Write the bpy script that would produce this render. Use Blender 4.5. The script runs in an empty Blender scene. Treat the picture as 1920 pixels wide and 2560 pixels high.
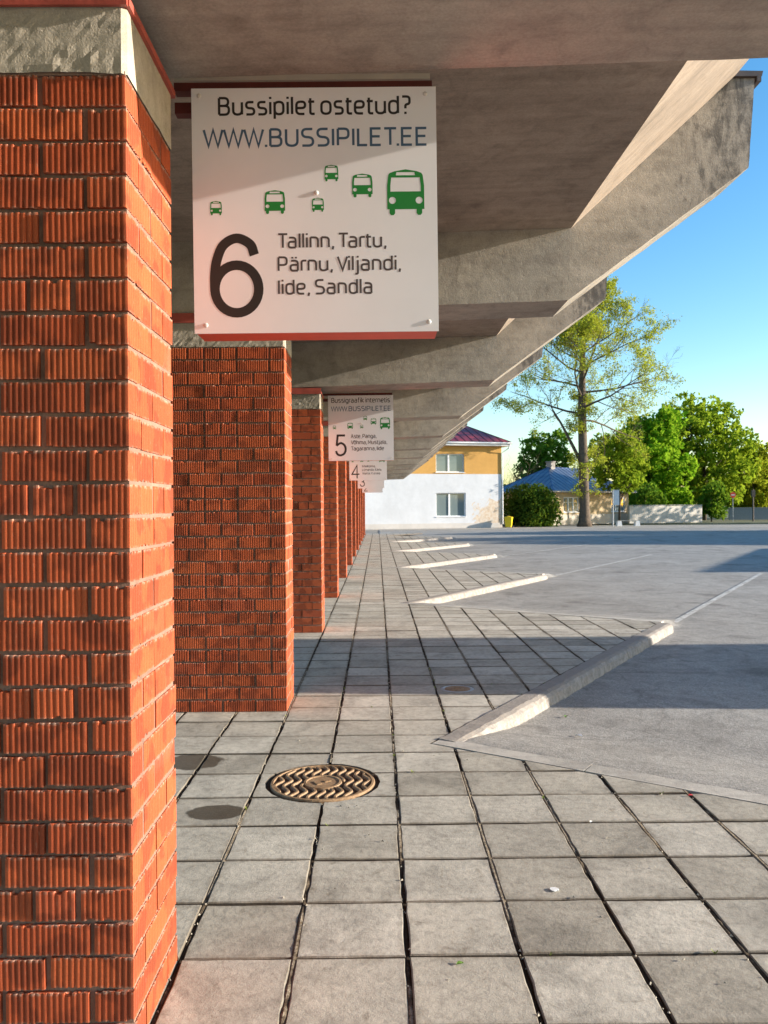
import bpy, bmesh, math, random
import numpy as np
from mathutils import Vector, Matrix, Euler, noise as mnoise

random.seed(7)
rng = np.random.default_rng(11)
R = math.radians
S = bpy.context.scene
COL = S.collection

# ------------------------------------------------------------------ camera, light, exposure
SUN_EL, SUN_BACK = 13.4, 3.6          # degrees above the ground; degrees behind the x axis
EYE = 1.62
cam = bpy.data.cameras.new('camera')
cam.sensor_fit = 'VERTICAL'; cam.sensor_height = 36.0; cam.lens = 2000 / 2560 * 36
cam.clip_start = 0.05; cam.clip_end = 2000
cam.dof.use_dof = True; cam.dof.focus_distance = 3.0; cam.dof.aperture_fstop = 11
camo = bpy.data.objects.new('camera', cam); COL.objects.link(camo)
rot = (Matrix.Rotation(-16 / 2000, 4, 'Z') @ Matrix.Rotation(math.pi / 2 - 12 / 2000, 4, 'X')
       @ Matrix.Rotation(R(-0.4), 4, 'Z'))
camo.matrix_world = Matrix.Translation((0, 0, EYE)) @ rot
S.camera = camo

W = bpy.data.worlds.new('World'); S.world = W; W.use_nodes = True
nt = W.node_tree
sky = nt.nodes.new('ShaderNodeTexSky'); sky.sky_type = 'NISHITA'; sky.sun_disc = False
sky.sun_elevation = R(SUN_EL); sky.sun_rotation = R(90 + SUN_BACK)
sky.air_density = 1.0; sky.dust_density = 0.6; sky.ozone_density = 1.6; sky.altitude = 0
hs = nt.nodes.new('ShaderNodeHueSaturation'); hs.inputs['Saturation'].default_value = 1.4
nt.links.new(sky.outputs[0], hs.inputs['Color']); nt.links.new(hs.outputs[0], nt.nodes['Background'].inputs[0])
nt.nodes['Background'].inputs[1].default_value = 0.125

sl = bpy.data.lights.new('sun', 'SUN'); sl.energy = 4.8; sl.angle = R(0.5); sl.color = (1.0, 0.90, 0.76)
so = bpy.data.objects.new('sun', sl); COL.objects.link(so)
sd = Vector((math.cos(R(SUN_EL)) * math.cos(R(SUN_BACK)), -math.cos(R(SUN_EL)) * math.sin(R(SUN_BACK)), math.sin(R(SUN_EL))))
so.rotation_euler = sd.to_track_quat('Z', 'Y').to_euler(); so.location = (30, -5, 25)
S.view_settings.view_transform = 'Standard'; S.view_settings.look = 'None'
S.view_settings.gamma = 1; S.view_settings.use_curve_mapping = False
S.view_settings.exposure = 1.3
S.cycles.use_denoising = True

# ------------------------------------------------------------------ material helpers
class NT:
    def __init__(s, name):
        s.m = bpy.data.materials.new(name); s.m.use_nodes = True
        s.t = s.m.node_tree; s.b = s.t.nodes['Principled BSDF']; s.o = s.t.nodes['Material Output']
    def n(s, typ, **kw):
        x = s.t.nodes.new(typ)
        for k, v in kw.items():
            if k.startswith('i_'):
                key = k[2:]
                key = int(key) if key.isdigit() else key
                x.inputs[key].default_value = v
            else: setattr(x, k, v)
        return x
    def l(s, a, b): s.t.links.new(a, b)
    def coord(s, kind='Object', rand=False):
        if kind == 'World': v = s.n('ShaderNodeNewGeometry').outputs['Position']
        else: v = s.n('ShaderNodeTexCoord').outputs[kind]
        if rand:
            oi = s.n('ShaderNodeObjectInfo'); mu = s.n('ShaderNodeMath', operation='MULTIPLY'); mu.inputs[1].default_value = 37.0
            s.l(oi.outputs['Random'], mu.inputs[0])
            ad = s.n('ShaderNodeVectorMath', operation='ADD'); s.l(v, ad.inputs[0]); s.l(mu.outputs[0], ad.inputs[1]); v = ad.outputs[0]
        return v
    def scale(s, v, sc):
        m = s.n('ShaderNodeVectorMath', operation='MULTIPLY'); s.l(v, m.inputs[0]); m.inputs[1].default_value = sc; return m.outputs[0]
    def noise(s, v, sc, det=4, rough=0.55, dist=0.0):
        x = s.n('ShaderNodeTexNoise'); s.l(v, x.inputs['Vector']); x.inputs['Scale'].default_value = sc
        x.inputs['Detail'].default_value = det; x.inputs['Roughness'].default_value = rough; x.inputs['Distortion'].default_value = dist
        return x.outputs['Fac']
    def ramp(s, f, stops, interp='LINEAR'):
        r = s.n('ShaderNodeValToRGB'); s.l(f, r.inputs[0]); cr = r.color_ramp; cr.interpolation = interp
        while len(cr.elements) < len(stops): cr.elements.new(0.5)
        for e, (p, c) in zip(cr.elements, stops):
            e.position = p; e.color = (c, c, c, 1) if not hasattr(c, '__len__') else (*c, 1)
        return r.outputs[0]
    def mix(s, f, a, b, mode='MIX'):
        x = s.n('ShaderNodeMix', data_type='RGBA', blend_type=mode)
        for sock, v in ((x.inputs[0], f), (x.inputs[6], a), (x.inputs[7], b)):
            if hasattr(v, 'links'): s.l(v, sock)
            elif hasattr(v, '__len__'): sock.default_value = (*v, 1)
            else: sock.default_value = v
        return x.outputs[2]
    def math(s, op, a, b=0.0, clamp=False):
        x = s.n('ShaderNodeMath', operation=op, use_clamp=clamp)
        for sock, v in ((x.inputs[0], a), (x.inputs[1], b)):
            if hasattr(v, 'links'): s.l(v, sock)
            else: sock.default_value = v
        return x.outputs[0]
    def bump(s, h, strength=0.3, dist=0.01):
        b = s.n('ShaderNodeBump'); b.inputs['Strength'].default_value = strength; b.inputs['Distance'].default_value = dist
        s.l(h, b.inputs['Height']); s.l(b.outputs[0], s.b.inputs['Normal'])
    def col(s, c):
        if hasattr(c, 'links'): s.l(c, s.b.inputs['Base Color'])
        else: s.b.inputs['Base Color'].default_value = (*c, 1)
    def rough(s, r):
        if hasattr(r, 'links'): s.l(r, s.b.inputs['Roughness'])
        else: s.b.inputs['Roughness'].default_value = r

def plain(name, c, rough=0.6, var=0.18, sc=6.0, bump=0.0, metal=0.0, kind='Object', rand=False, spec=0.5):
    k = NT(name); v = k.coord(kind, rand)
    f = k.noise(v, sc, 5, 0.6)
    lo = tuple(x * (1 - var) for x in c); hi = tuple(min(1, x * (1 + var)) for x in c)
    k.col(k.ramp(f, [(0.3, lo), (0.7, hi)])); k.rough(rough); k.b.inputs['Metallic'].default_value = metal
    k.b.inputs['Specular IOR Level'].default_value = spec
    if bump: k.bump(k.noise(v, sc * 6, 4, 0.6), bump, 0.01)
    return k.m

def brick_mat(name, rand=True):
    k = NT(name); v = k.coord('Object', True) if rand else k.coord('World')
    oi = k.n('ShaderNodeObjectInfo').outputs['Random'] if rand else k.noise(v, 5, 1)
    base = k.ramp(oi, [(0.0, (0.42, 0.084, 0.032)), (0.5, (0.47, 0.098, 0.036)), (0.85, (0.51, 0.114, 0.040)), (1.0, (0.44, 0.092, 0.040))])
    blot = k.ramp(k.noise(v, 9, 2, 0.4), [(0.50, 0.0), (0.57, 1.0)])
    c = k.mix(k.math('MULTIPLY', blot, 0.5), base, (0.15, 0.034, 0.018))
    sp = k.ramp(k.noise(v, 240, 3, 0.7), [(0.35, 0.82), (0.7, 1.12)])
    c = k.mix(1.0, c, sp, 'MULTIPLY')
    st = k.ramp(k.noise(k.scale(v, (1, 1, 0.22)), 150, 3, 0.6), [(0.63, 0.0), (0.75, 1.0)])
    c = k.mix(k.math('MULTIPLY', st, 0.35), c, (0.50, 0.30, 0.20))
    oz = k.n('ShaderNodeSeparateXYZ'); k.l(k.coord('Object') if rand else v, oz.inputs[0])
    if rand:   # mortar smeared over the arrises
        e1 = k.ramp(oz.outputs[2], [(0.0, 0.55), (0.006, 0.0), (0.078, 0.0), (0.0885, 1.0)])
        sm_ = k.ramp(k.noise(v, 38, 4, 0.7), [(0.46, 0.0), (0.60, 1.0)])
        c = k.mix(k.math('MULTIPLY', k.math('MULTIPLY', e1, sm_), 0.75), c, (0.50, 0.37, 0.29))
        soot = k.ramp(k.noise(k.coord('World'), 1.7, 4, 0.6), [(0.35, 0.82), (0.6, 1.05)]); c = k.mix(1.0, c, soot, 'MULTIPLY')
    k.col(c); k.rough(0.82); k.b.inputs['Specular IOR Level'].default_value = 0.25
    k.bump(k.noise(v, 160, 4, 0.65), 0.35, 0.002)
    return k.m

def concrete(name, c, kind='World', stain=False, fine=1.0, rough=0.88, pit=True):
    k = NT(name); v = k.coord(kind)
    big = k.noise(v, 1.3, 5, 0.6, 0.6)
    c1 = k.ramp(big, [(0.25, tuple(x * 0.68 for x in c)), (0.5, c), (0.78, tuple(min(1, x * 1.22) for x in c))])
    mid = k.ramp(k.noise(v, 7, 6, 0.65, 0.8), [(0.25, 0.72), (0.5, 1.0), (0.8, 1.14)])
    c2 = k.mix(1.0, c1, mid, 'MULTIPLY')
    sp = k.ramp(k.noise(v, 90 * fine, 3, 0.7), [(0.3, 0.86), (0.7, 1.1)])
    c2 = k.mix(1.0, c2, sp, 'MULTIPLY')
    bs = k.ramp(k.noise(k.scale(v, (0.35, 5.0, 2.2)), 3.0, 5, 0.65, 0.3), [(0.3, 0.84), (0.55, 1.0), (0.75, 1.1)])
    c2 = k.mix(1.0, c2, bs, 'MULTIPLY')
    if stain:   # algae and soot that runs down from the tip of each beam
        sx = k.n('ShaderNodeSeparateXYZ'); k.l(v, sx.inputs[0])
        near = k.n('ShaderNodeMapRange', interpolation_type='SMOOTHSTEP'); k.l(sx.outputs[0], near.inputs[0])
        near.inputs[1].default_value = 1.9; near.inputs[2].default_value = 2.95
        rn = k.noise(k.scale(v, (3.2, 3.2, 0.9)), 3.2, 6, 0.72, 0.6)
        rn2 = k.noise(k.scale(v, (1, 1, .8)), 14, 5, 0.8)
        r1 = k.math('MULTIPLY_ADD', near.outputs[0], 0.36); 
        k.t.nodes[-1].inputs[2].default_value = -0.12
        a = k.math('ADD', rn, r1); a = k.math('ADD', a, k.math('MULTIPLY', k.math('SUBTRACT', rn2, 0.5), 0.55))
        m = k.ramp(a, [(0.62, 0.0), (0.80, 1.0)])
        c2 = k.mix(k.math('MULTIPLY', m, 0.66), c2, (0.045, 0.046, 0.048))
        rs = k.ramp(k.noise(v, 21, 4, 0.7), [(0.70, 0.0), (0.78, 1.0)])
        c2 = k.mix(k.math('MULTIPLY', rs, k.math('MULTIPLY', near.outputs[0], 0.5)), c2, (0.30, 0.14, 0.05))
    k.col(c2); k.rough(rough); k.b.inputs['Specular IOR Level'].default_value = 0.25
    h = k.math('ADD', k.noise(v, 14 * fine, 6, 0.7), k.math('MULTIPLY', k.noise(v, 110 * fine, 3, 0.6), 0.35))
    if pit:
        pv = k.ramp(k.noise(v, 60, 2, 0.5), [(0.28, 0.0), (0.34, 1.0)])
        h = k.math('ADD', h, k.math('MULTIPLY', pv, 0.5))
    k.bump(h, 0.32, 0.012)
    return k.m

def leaf_mat(name, cols, trans=0.45):
    k = NT(name); g = k.n('ShaderNodeNewGeometry')
    big = k.noise(k.coord('World'), 0.35, 3, 0.6)
    f = k.math('ADD', k.math('MULTIPLY', g.outputs['Random Per Island'], 0.55), k.math('MULTIPLY', big, 0.5))
    c = k.ramp(f, [(0.15, cols[0]), (0.5, cols[1]), (0.85, cols[2])])
    d = k.n('ShaderNodeBsdfDiffuse'); t = k.n('ShaderNodeBsdfTranslucent'); mx = k.n('ShaderNodeMixShader', i_0=trans)
    k.l(c, d.inputs[0]); k.l(k.mix(0.5, c, (0.30, 0.42, 0.03)), t.inputs[0]); k.l(d.outputs[0], mx.inputs[1]); k.l(t.outputs[0], mx.inputs[2])
    k.l(mx.outputs[0], k.o.inputs['Surface'])
    k.t.nodes.remove(k.b)
    return k.m

def glass_mat(name, c, rough=0.06):
    k = NT(name); k.col(c); k.rough(rough); k.b.inputs['Specular IOR Level'].default_value = 0.9
    v = k.coord('Object'); k.bump(k.noise(v, 1.5, 2), 0.02, 0.05)
    return k.m

MT = {}
MT['brick'] = brick_mat('ribbed red brick')
MT['brick_far'] = brick_mat('red brick far', False)
MT['mortar'] = concrete('mortar', (0.27, 0.165, 0.125), 'World', fine=1.5)
MT['concrete'] = concrete('weathered board marked concrete', (0.415, 0.375, 0.322), 'World', stain=True)
MT['ceiling'] = concrete('slab concrete', (0.345, 0.280, 0.225), 'World', fine=0.8, pit=False)
MT['cap'] = concrete('rough cast concrete', (0.42, 0.375, 0.31), 'World', fine=1.4)
MT['red_metal'] = plain('dull red painted sheet', (0.40, 0.080, 0.058), 0.5, 0.25, 8, 0.1)
MT['red_paint'] = plain('bright red paint', (0.76, 0.075, 0.03), 0.45, 0.12, 5)
MT['dark_red'] = plain('dark red steel', (0.11, 0.018, 0.014), 0.5, 0.25, 9)
MT['flash'] = plain('brown sheet metal', (0.10, 0.075, 0.065), 0.5, 0.2, 5)
MT['white_panel'] = plain('white sign panel', (0.80, 0.80, 0.83), 0.35, 0.03, 3)
MT['black_print'] = plain('black print', (0.022, 0.018, 0.018), 0.5, 0.1)
MT['grey_print'] = plain('grey brown print', (0.075, 0.058, 0.058), 0.5, 0.1)
MT['blue_print'] = plain('slate blue print', (0.055, 0.115, 0.20), 0.5, 0.1)
MT['green_print'] = plain('green print', (0.012, 0.21, 0.035), 0.5, 0.05)
MT['bolt'] = plain('pale plastic bolt', (0.62, 0.60, 0.58), 0.3, 0.05)
MT['soil'] = plain('dark joint soil', (0.050, 0.038, 0.028), 1.0, 0.6, 26, 0.8, kind='World')
MT['kerb'] = None
MT['bark'] = plain('grey brown bark', (0.105, 0.078, 0.055), 0.95, 0.4, 5, 0.6, kind='World')
MT['twig'] = plain('brown twigs', (0.105, 0.07, 0.046), 0.95, 0.3, 5, 0.0, kind='World')
MT['white_paint'] = plain('white paint', (0.74, 0.74, 0.74), 0.6, 0.06, 2)
MT['black_rubber'] = plain('black rubber', (0.02, 0.02, 0.02), 0.8, 0.2)
MT['galv'] = plain('grey steel', (0.34, 0.36, 0.38), 0.45, 0.12, 7)

def slab_mat():
    k = NT('grey paving slab concrete'); v = k.coord('World')
    ob = k.n('ShaderNodeObjectInfo').outputs['Random']
    base = k.ramp(ob, [(0.0, (0.345, 0.315, 0.262)), (0.5, (0.425, 0.392, 0.332)), (1.0, (0.49, 0.456, 0.392))])
    big = k.ramp(k.noise(v, 2.6, 6, 0.62, 0.7), [(0.25, 0.60), (0.5, 0.98), (0.78, 1.22)])
    c = k.mix(1.0, base, big, 'MULTIPLY')
    mid = k.ramp(k.noise(v, 22, 5, 0.7, 0.5), [(0.28, 0.70), (0.52, 1.0), (0.76, 1.18)])
    c = k.mix(1.0, c, mid, 'MULTIPLY')
    sp = k.ramp(k.noise(v, 240, 2, 0.7), [(0.3, 0.84), (0.7, 1.12)])
    c = k.mix(1.0, c, sp, 'MULTIPLY')
    br = k.ramp(k.noise(v, 9, 4, 0.7, 1.0), [(0.60, 0.0), (0.72, 1.0)])
    c = k.mix(k.math('MULTIPLY', br, 0.45), c, (0.125, 0.095, 0.062))
    pale = k.ramp(k.noise(v, 17, 4, 0.65, 0.4), [(0.70, 0.0), (0.76, 1.0)])
    c = k.mix(k.math('MULTIPLY', pale, 0.4), c, (0.46, 0.44, 0.40))
    # dirt gathered along the joints
    px_ = k.n('ShaderNodeSeparateXYZ'); k.l(v, px_.inputs[0]); dm = None
    for ax, (o_, p_) in enumerate(((-0.312, 0.409), (2.475, 0.40))):
        fr_ = k.math('FRACT', k.math('DIVIDE', k.math('ADD', px_.outputs[ax], 40 * p_ - o_), p_))
        e_ = k.math('MULTIPLY', k.math('ABSOLUTE', k.math('SUBTRACT', fr_, 0.5)), 2.0)
        dm = e_ if dm is None else k.math('MAXIMUM', dm, e_)
    dd_ = k.math('ADD', dm, k.math('MULTIPLY', k.math('SUBTRACT', k.noise(v, 11, 6, 0.75, 0.5), 0.5), 0.75))
    c = k.mix(k.ramp(dd_, [(0.84, 0.0), (1.08, 0.42)]), c, (0.15, 0.118, 0.080))
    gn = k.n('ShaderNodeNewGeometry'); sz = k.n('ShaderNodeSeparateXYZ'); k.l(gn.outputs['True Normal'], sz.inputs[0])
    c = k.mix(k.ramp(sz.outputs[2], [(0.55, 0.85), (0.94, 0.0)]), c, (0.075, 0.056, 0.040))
    # damp patches beside the first pier
    wob = k.math('MULTIPLY', k.math('SUBTRACT', k.noise(v, 14, 3), 0.5), 0.5)
    tot = None
    for (x, y, rx, ry) in ((-0.875, 4.26, 0.155, 0.105), (-1.20, 5.12, 0.20, 0.16), (-1.05, 3.55, 0.10, 0.06)):
        sx = k.n('ShaderNodeMapping'); sx.vector_type = 'TEXTURE'; k.l(v, sx.inputs[0])
        sx.inputs['Location'].default_value = (x, y, 0); sx.inputs['Scale'].default_value = (rx, ry, 1000)
        ln = k.n('ShaderNodeVectorMath', operation='LENGTH'); k.l(sx.outputs[0], ln.inputs[0])
        m = k.n('ShaderNodeMapRange'); k.l(k.math('ADD', ln.outputs['Value'], wob), m.inputs[0])
        m.inputs[1].default_value = 1.05; m.inputs[2].default_value = 0.93
        tot = m.outputs[0] if tot is None else k.math('MAXIMUM', tot, m.outputs[0])
    c = k.mix(k.math('MULTIPLY', tot, 0.84), c, (0.045, 0.036, 0.022))
    k.col(c); k.rough(k.ramp(tot, [(0, 0.86), (1, 0.5)])); k.b.inputs['Specular IOR Level'].default_value = 0.22
    h = k.math('ADD', k.noise(v, 40, 5, 0.7), k.math('MULTIPLY', k.noise(v, 260, 3, 0.6), 0.3))
    k.bump(h, 0.45, 0.006)
    return k.m
MT['slab'] = slab_mat()

def asphalt_mat():
    k = NT('worn pale asphalt'); v = k.coord('World')
    c = k.ramp(k.noise(v, 0.45, 6, 0.62, 0.8), [(0.25, (0.245, 0.23, 0.21)), (0.5, (0.31, 0.295, 0.272)), (0.78, (0.365, 0.35, 0.325))])
    m = k.ramp(k.noise(v, 3.2, 7, 0.72, 0.9), [(0.28, 0.66), (0.5, 1.0), (0.75, 1.2)]); c = k.mix(1.0, c, m, 'MULTIPLY')
    st = k.ramp(k.noise(k.scale(v, (0.5, 2.0, 1)), 1.6, 5, 0.65, 0.8), [(0.60, 0.0), (0.76, 1.0)])
    c = k.mix(k.math('MULTIPLY', st, 0.5), c, (0.085, 0.075, 0.065))
    sp = k.ramp(k.noise(v, 130, 3, 0.75), [(0.3, 0.66), (0.7, 1.26)]); c = k.mix(1.0, c, sp, 'MULTIPLY')
    # fine tar-filled cracks
    wv = k.n('ShaderNodeTexVoronoi', feature='DISTANCE_TO_EDGE'); 
    ds = k.n('ShaderNodeVectorMath', operation='ADD'); k.l(v, ds.inputs[0])
    nz = k.n('ShaderNodeTexNoise'); k.l(v, nz.inputs['Vector']); nz.inputs['Scale'].default_value = 1.5
    k.l(nz.outputs['Color'], ds.inputs[1]); k.l(ds.outputs[0], wv.inputs['Vector']); wv.inputs['Scale'].default_value = 0.28
    cr = k.ramp(wv.outputs['Distance'], [(0.0, 1.0), (0.006, 0.0)])
    c = k.mix(k.math('MULTIPLY', cr, 0.3), c, (0.08, 0.075, 0.07))
    oil = k.ramp(k.noise(v, 0.9, 3, 0.5, 0.2), [(0.60, 0.0), (0.70, 1.0)]); c = k.mix(k.math('MULTIPLY', oil, 0.55), c, (0.10, 0.088, 0.078))
    wet = k.ramp(k.noise(v, 3.4, 2, 0.5), [(0.735, 0.0), (0.77, 1.0)]); c = k.mix(k.math('MULTIPLY', wet, 0.5), c, (0.07, 0.062, 0.055))
    stn = k.n('ShaderNodeTexVoronoi'); k.l(v, stn.inputs['Vector']); stn.inputs['Scale'].default_value = 75
    c = k.mix(1.0, c, k.ramp(stn.outputs['Color'], [(0.1, 0.80), (0.9, 1.2)]), 'MULTIPLY')
    k.col(c); k.rough(0.9); k.b.inputs['Specular IOR Level'].default_value = 0.22
    k.bump(k.math('ADD', k.noise(v, 60, 3, 0.7), k.math('MULTIPLY', k.noise(v, 190, 2, 0.6), 0.5)), 0.55, 0.008)
    return k.m
MT['asphalt'] = asphalt_mat()

def kerb_mat():
    k = NT('chipped whitewashed kerb'); v = k.coord('World')
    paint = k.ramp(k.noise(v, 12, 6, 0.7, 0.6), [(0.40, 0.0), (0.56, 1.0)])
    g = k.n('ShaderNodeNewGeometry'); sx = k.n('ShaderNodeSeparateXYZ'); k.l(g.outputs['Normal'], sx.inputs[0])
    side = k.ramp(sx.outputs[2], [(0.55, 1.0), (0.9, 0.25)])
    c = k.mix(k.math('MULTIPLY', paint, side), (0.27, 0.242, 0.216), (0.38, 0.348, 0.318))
    sp = k.ramp(k.noise(v, 150, 3, 0.7), [(0.3, 0.82), (0.7, 1.1)]); c = k.mix(1.0, c, sp, 'MULTIPLY')
    k.col(c); k.rough(0.9); k.b.inputs['Specular IOR Level'].default_value = 0.2
    k.bump(k.math('ADD', k.noise(v, 25, 5, 0.75), k.math('MULTIPLY', k.noise(v, 120, 3), 0.3)), 0.7, 0.012)
    return k.m
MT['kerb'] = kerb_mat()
MT['edging'] = concrete('pale edging concrete', (0.45, 0.42, 0.375), 'World', fine=1.3)

def iron_mat():
    k = NT('rusty cast iron'); v = k.coord('Object')
    c = k.ramp(k.noise(v, 14, 5, 0.7), [(0.3, (0.20, 0.115, 0.055)), (0.55, (0.33, 0.21, 0.115)), (0.8, (0.40, 0.29, 0.18))])
    c = k.mix(k.ramp(k.noise(v, 90, 3), [(0.45, 0.0), (0.7, 0.5)]), c, (0.10, 0.055, 0.03))
    k.col(c); k.rough(0.7); k.b.inputs['Metallic'].default_value = 0.15; k.bump(k.noise(v, 70, 4), 0.4, 0.003)
    return k.m
MT['iron'] = iron_mat()

def plaster(name, c, patch=False):
    k = NT(name); v = k.coord('Object')
    c1 = k.ramp(k.noise(v, 0.5, 5, 0.6), [(0.3, tuple(x * 0.9 for x in c)), (0.7, tuple(min(0.85, x * 1.06) for x in c))])
    c1 = k.mix(1.0, c1, k.ramp(k.noise(v, 3, 5, 0.7), [(0.3, 0.93), (0.7, 1.03)]), 'MULTIPLY')
    if patch:   # render fallen off near the right corner and below the sill
        sx = k.n('ShaderNodeSeparateXYZ'); k.l(v, sx.inputs[0])
        rx = k.n('ShaderNodeMapRange'); k.l(sx.outputs[0], rx.inputs[0]); rx.inputs[1].default_value = -3.4; rx.inputs[2].default_value = -0.2
        rz = k.n('ShaderNodeMapRange'); k.l(sx.outputs[2], rz.inputs[0]); rz.inputs[1].default_value = 3.0; rz.inputs[2].default_value = 0.8
        rb = k.n('ShaderNodeMapRange'); k.l(sx.outputs[2], rb.inputs[0]); rb.inputs[1].default_value = 0.0; rb.inputs[2].default_value = 0.5
        ms = k.math('MULTIPLY', k.math('MULTIPLY', rx.outputs[0], rz.outputs[0]), rb.outputs[0])
        a = k.math('ADD', k.math('MULTIPLY', ms, 0.75), k.noise(v, 1.6, 6, 0.7, 0.8))
        f = k.ramp(a, [(0.72, 0.0), (0.75, 1.0)])
        und = k.ramp(k.noise(v, 4, 5, 0.7), [(0.35, (0.50, 0.36, 0.24)), (0.6, (0.62, 0.56, 0.48)), (0.75, (0.34, 0.20, 0.13))])
        c1 = k.mix(f, c1, und)
    k.col(c1); k.rough(0.9); k.b.inputs['Specular IOR Level'].default_value = 0.15
    k.bump(k.noise(v, 8, 5, 0.7), 0.2, 0.01)
    return k.m

# ------------------------------------------------------------------ object helpers
class MB:
    def __init__(s): s.v = []; s.f = []
    def add(s, vs, fs):
        o = len(s.v); s.v += [tuple(p) for p in vs]; s.f += [tuple(i + o for i in f) for f in fs]
    def box(s, x0, x1, y0, y1, z0, z1):
        s.add([(x0, y0, z0), (x1, y0, z0), (x1, y1, z0), (x0, y1, z0), (x0, y0, z1), (x1, y0, z1), (x1, y1, z1), (x0, y1, z1)],
              [(3, 2, 1, 0), (4, 5, 6, 7), (0, 1, 5, 4), (1, 2, 6, 5), (2, 3, 7, 6), (3, 0, 4, 7)])
    def prism_z(s, poly, z0, z1):
        n = len(poly)
        s.add([(x, y, z0) for x, y in poly] + [(x, y, z1) for x, y in poly],
              [tuple(range(n - 1, -1, -1)), tuple(range(n, 2 * n))] + [(i, (i + 1) % n, n + (i + 1) % n, n + i) for i in range(n)])
    def prism_y(s, poly, y0, y1):      # poly in (x, z), counter-clockwise seen from -y
        n = len(poly)
        s.add([(x, y0, z) for x, z in poly] + [(x, y1, z) for x, z in poly],
              [tuple(range(n)), tuple(range(2 * n - 1, n - 1, -1))] + [((i + 1) % n, i, n + i, n + (i + 1) % n) for i in range(n)])
    def tube(s, pts, rads, n=8, cap=True):
        pts = [Vector(p) for p in pts]; rings = []
        up = Vector((0.31, 0.17, 0.93)).normalized()
        for i, p in enumerate(pts):
            d = (pts[min(i + 1, len(pts) - 1)] - pts[max(i - 1, 0)]).normalized()
            a = d.cross(up)
            if a.length < 1e-3: a = d.cross(Vector((1, 0, 0)))
            a.normalize(); b = d.cross(a)
            rings.append([p + (a * math.cos(t) + b * math.sin(t)) * rads[i] for t in [2 * math.pi * j / n for j in range(n)]])
        vs = [q for r in rings for q in r]; fs = []
        for i in range(len(pts) - 1):
            for j in range(n):
                fs.append((i * n + j, i * n + (j + 1) % n, (i + 1) * n + (j + 1) % n, (i + 1) * n + j))
        if cap: fs += [tuple(range(n - 1, -1, -1)), tuple(range((len(pts) - 1) * n, len(pts) * n))]
        s.add(vs, fs)
    def lathe(s, prof, c=(0, 0), n=24):    # prof: (r, z)
        vs = [(c[0] + r * math.cos(2 * math.pi * j / n), c[1] + r * math.sin(2 * math.pi * j / n), z) for r, z in prof for j in range(n)]
        fs = [(i * n + j, i * n + (j + 1) % n, (i + 1) * n + (j + 1) % n, (i + 1) * n + j) for i in range(len(prof) - 1) for j in range(n)]
        fs.append(tuple(range((len(prof) - 1) * n, len(prof) * n)))
        s.add(vs, fs)
    def mesh(s, name, fix=True):
        me = bpy.data.meshes.new(name); me.from_pydata(s.v, [], s.f)
        if fix:
            bm = bmesh.new(); bm.from_mesh(me); bmesh.ops.recalc_face_normals(bm, faces=bm.faces); bm.to_mesh(me); bm.free()
        me.update(); return me

def obj(name, data, mat=None, parent=None, loc=None, rotz=0.0):
    me = data.mesh(name) if isinstance(data, MB) else data
    o = bpy.data.objects.new(name, me)
    if mat is not None and me is not None and not me.materials: me.materials.append(MT[mat] if isinstance(mat, str) else mat)
    COL.objects.link(o)
    if parent is not None: o.parent = parent
    if loc is not None: o.location = loc
    if rotz: o.rotation_euler[2] = rotz
    return o
def tag(o, label=None, cat=None, group=None, kind=None):
    for k, v in (('label', label), ('category', cat), ('group', group), ('kind', kind)):
        if v: o[k] = v
    return o
def thing(name, label, cat, loc=(0, 0, 0), rotz=0.0, group=None):
    return tag(obj(name, None, None, None, loc, rotz), label, cat, group)
def smooth(o):
    for p in o.data.polygons: p.use_smooth = True
    return o

# ------------------------------------------------------------------ layout of the platform
BAY, Z1, XR = 4.0, 2.36, -0.73            # pier spacing, front of the first pier, right face of the piers
NP = 12
PX, PY0, TX, TY0 = 0.36, 5.47, 3.92, 11.05   # inner corners and tips of the sawtooth platform edge, period 8 m
def P(k): return Vector((PX, PY0 + 8 * k, 0))
def T(k): return Vector((TX, TY0 + 8 * k, 0))
KS = range(-2, 6)
YEND = 49.5
ASPH = -0.11

# ---- ground, lot
g = MB(); g.add([(-700, -300, -0.2), (900, -300, -0.2), (900, 1200, -0.2), (-700, 1200, -0.2)], [(0, 1, 2, 3)])
k = NT('dry grass and earth'); v = k.coord('World')
k.col(k.ramp(k.noise(v, 0.3, 6, 0.7), [(0.3, (0.05, 0.065, 0.02)), (0.6, (0.085, 0.09, 0.035)), (0.8, (0.13, 0.11, 0.07))])); k.rough(1.0)
k.bump(k.noise(v, 6, 4), 0.6, 0.05)
tag(obj('ground', g, k.m), kind='structure')

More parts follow.
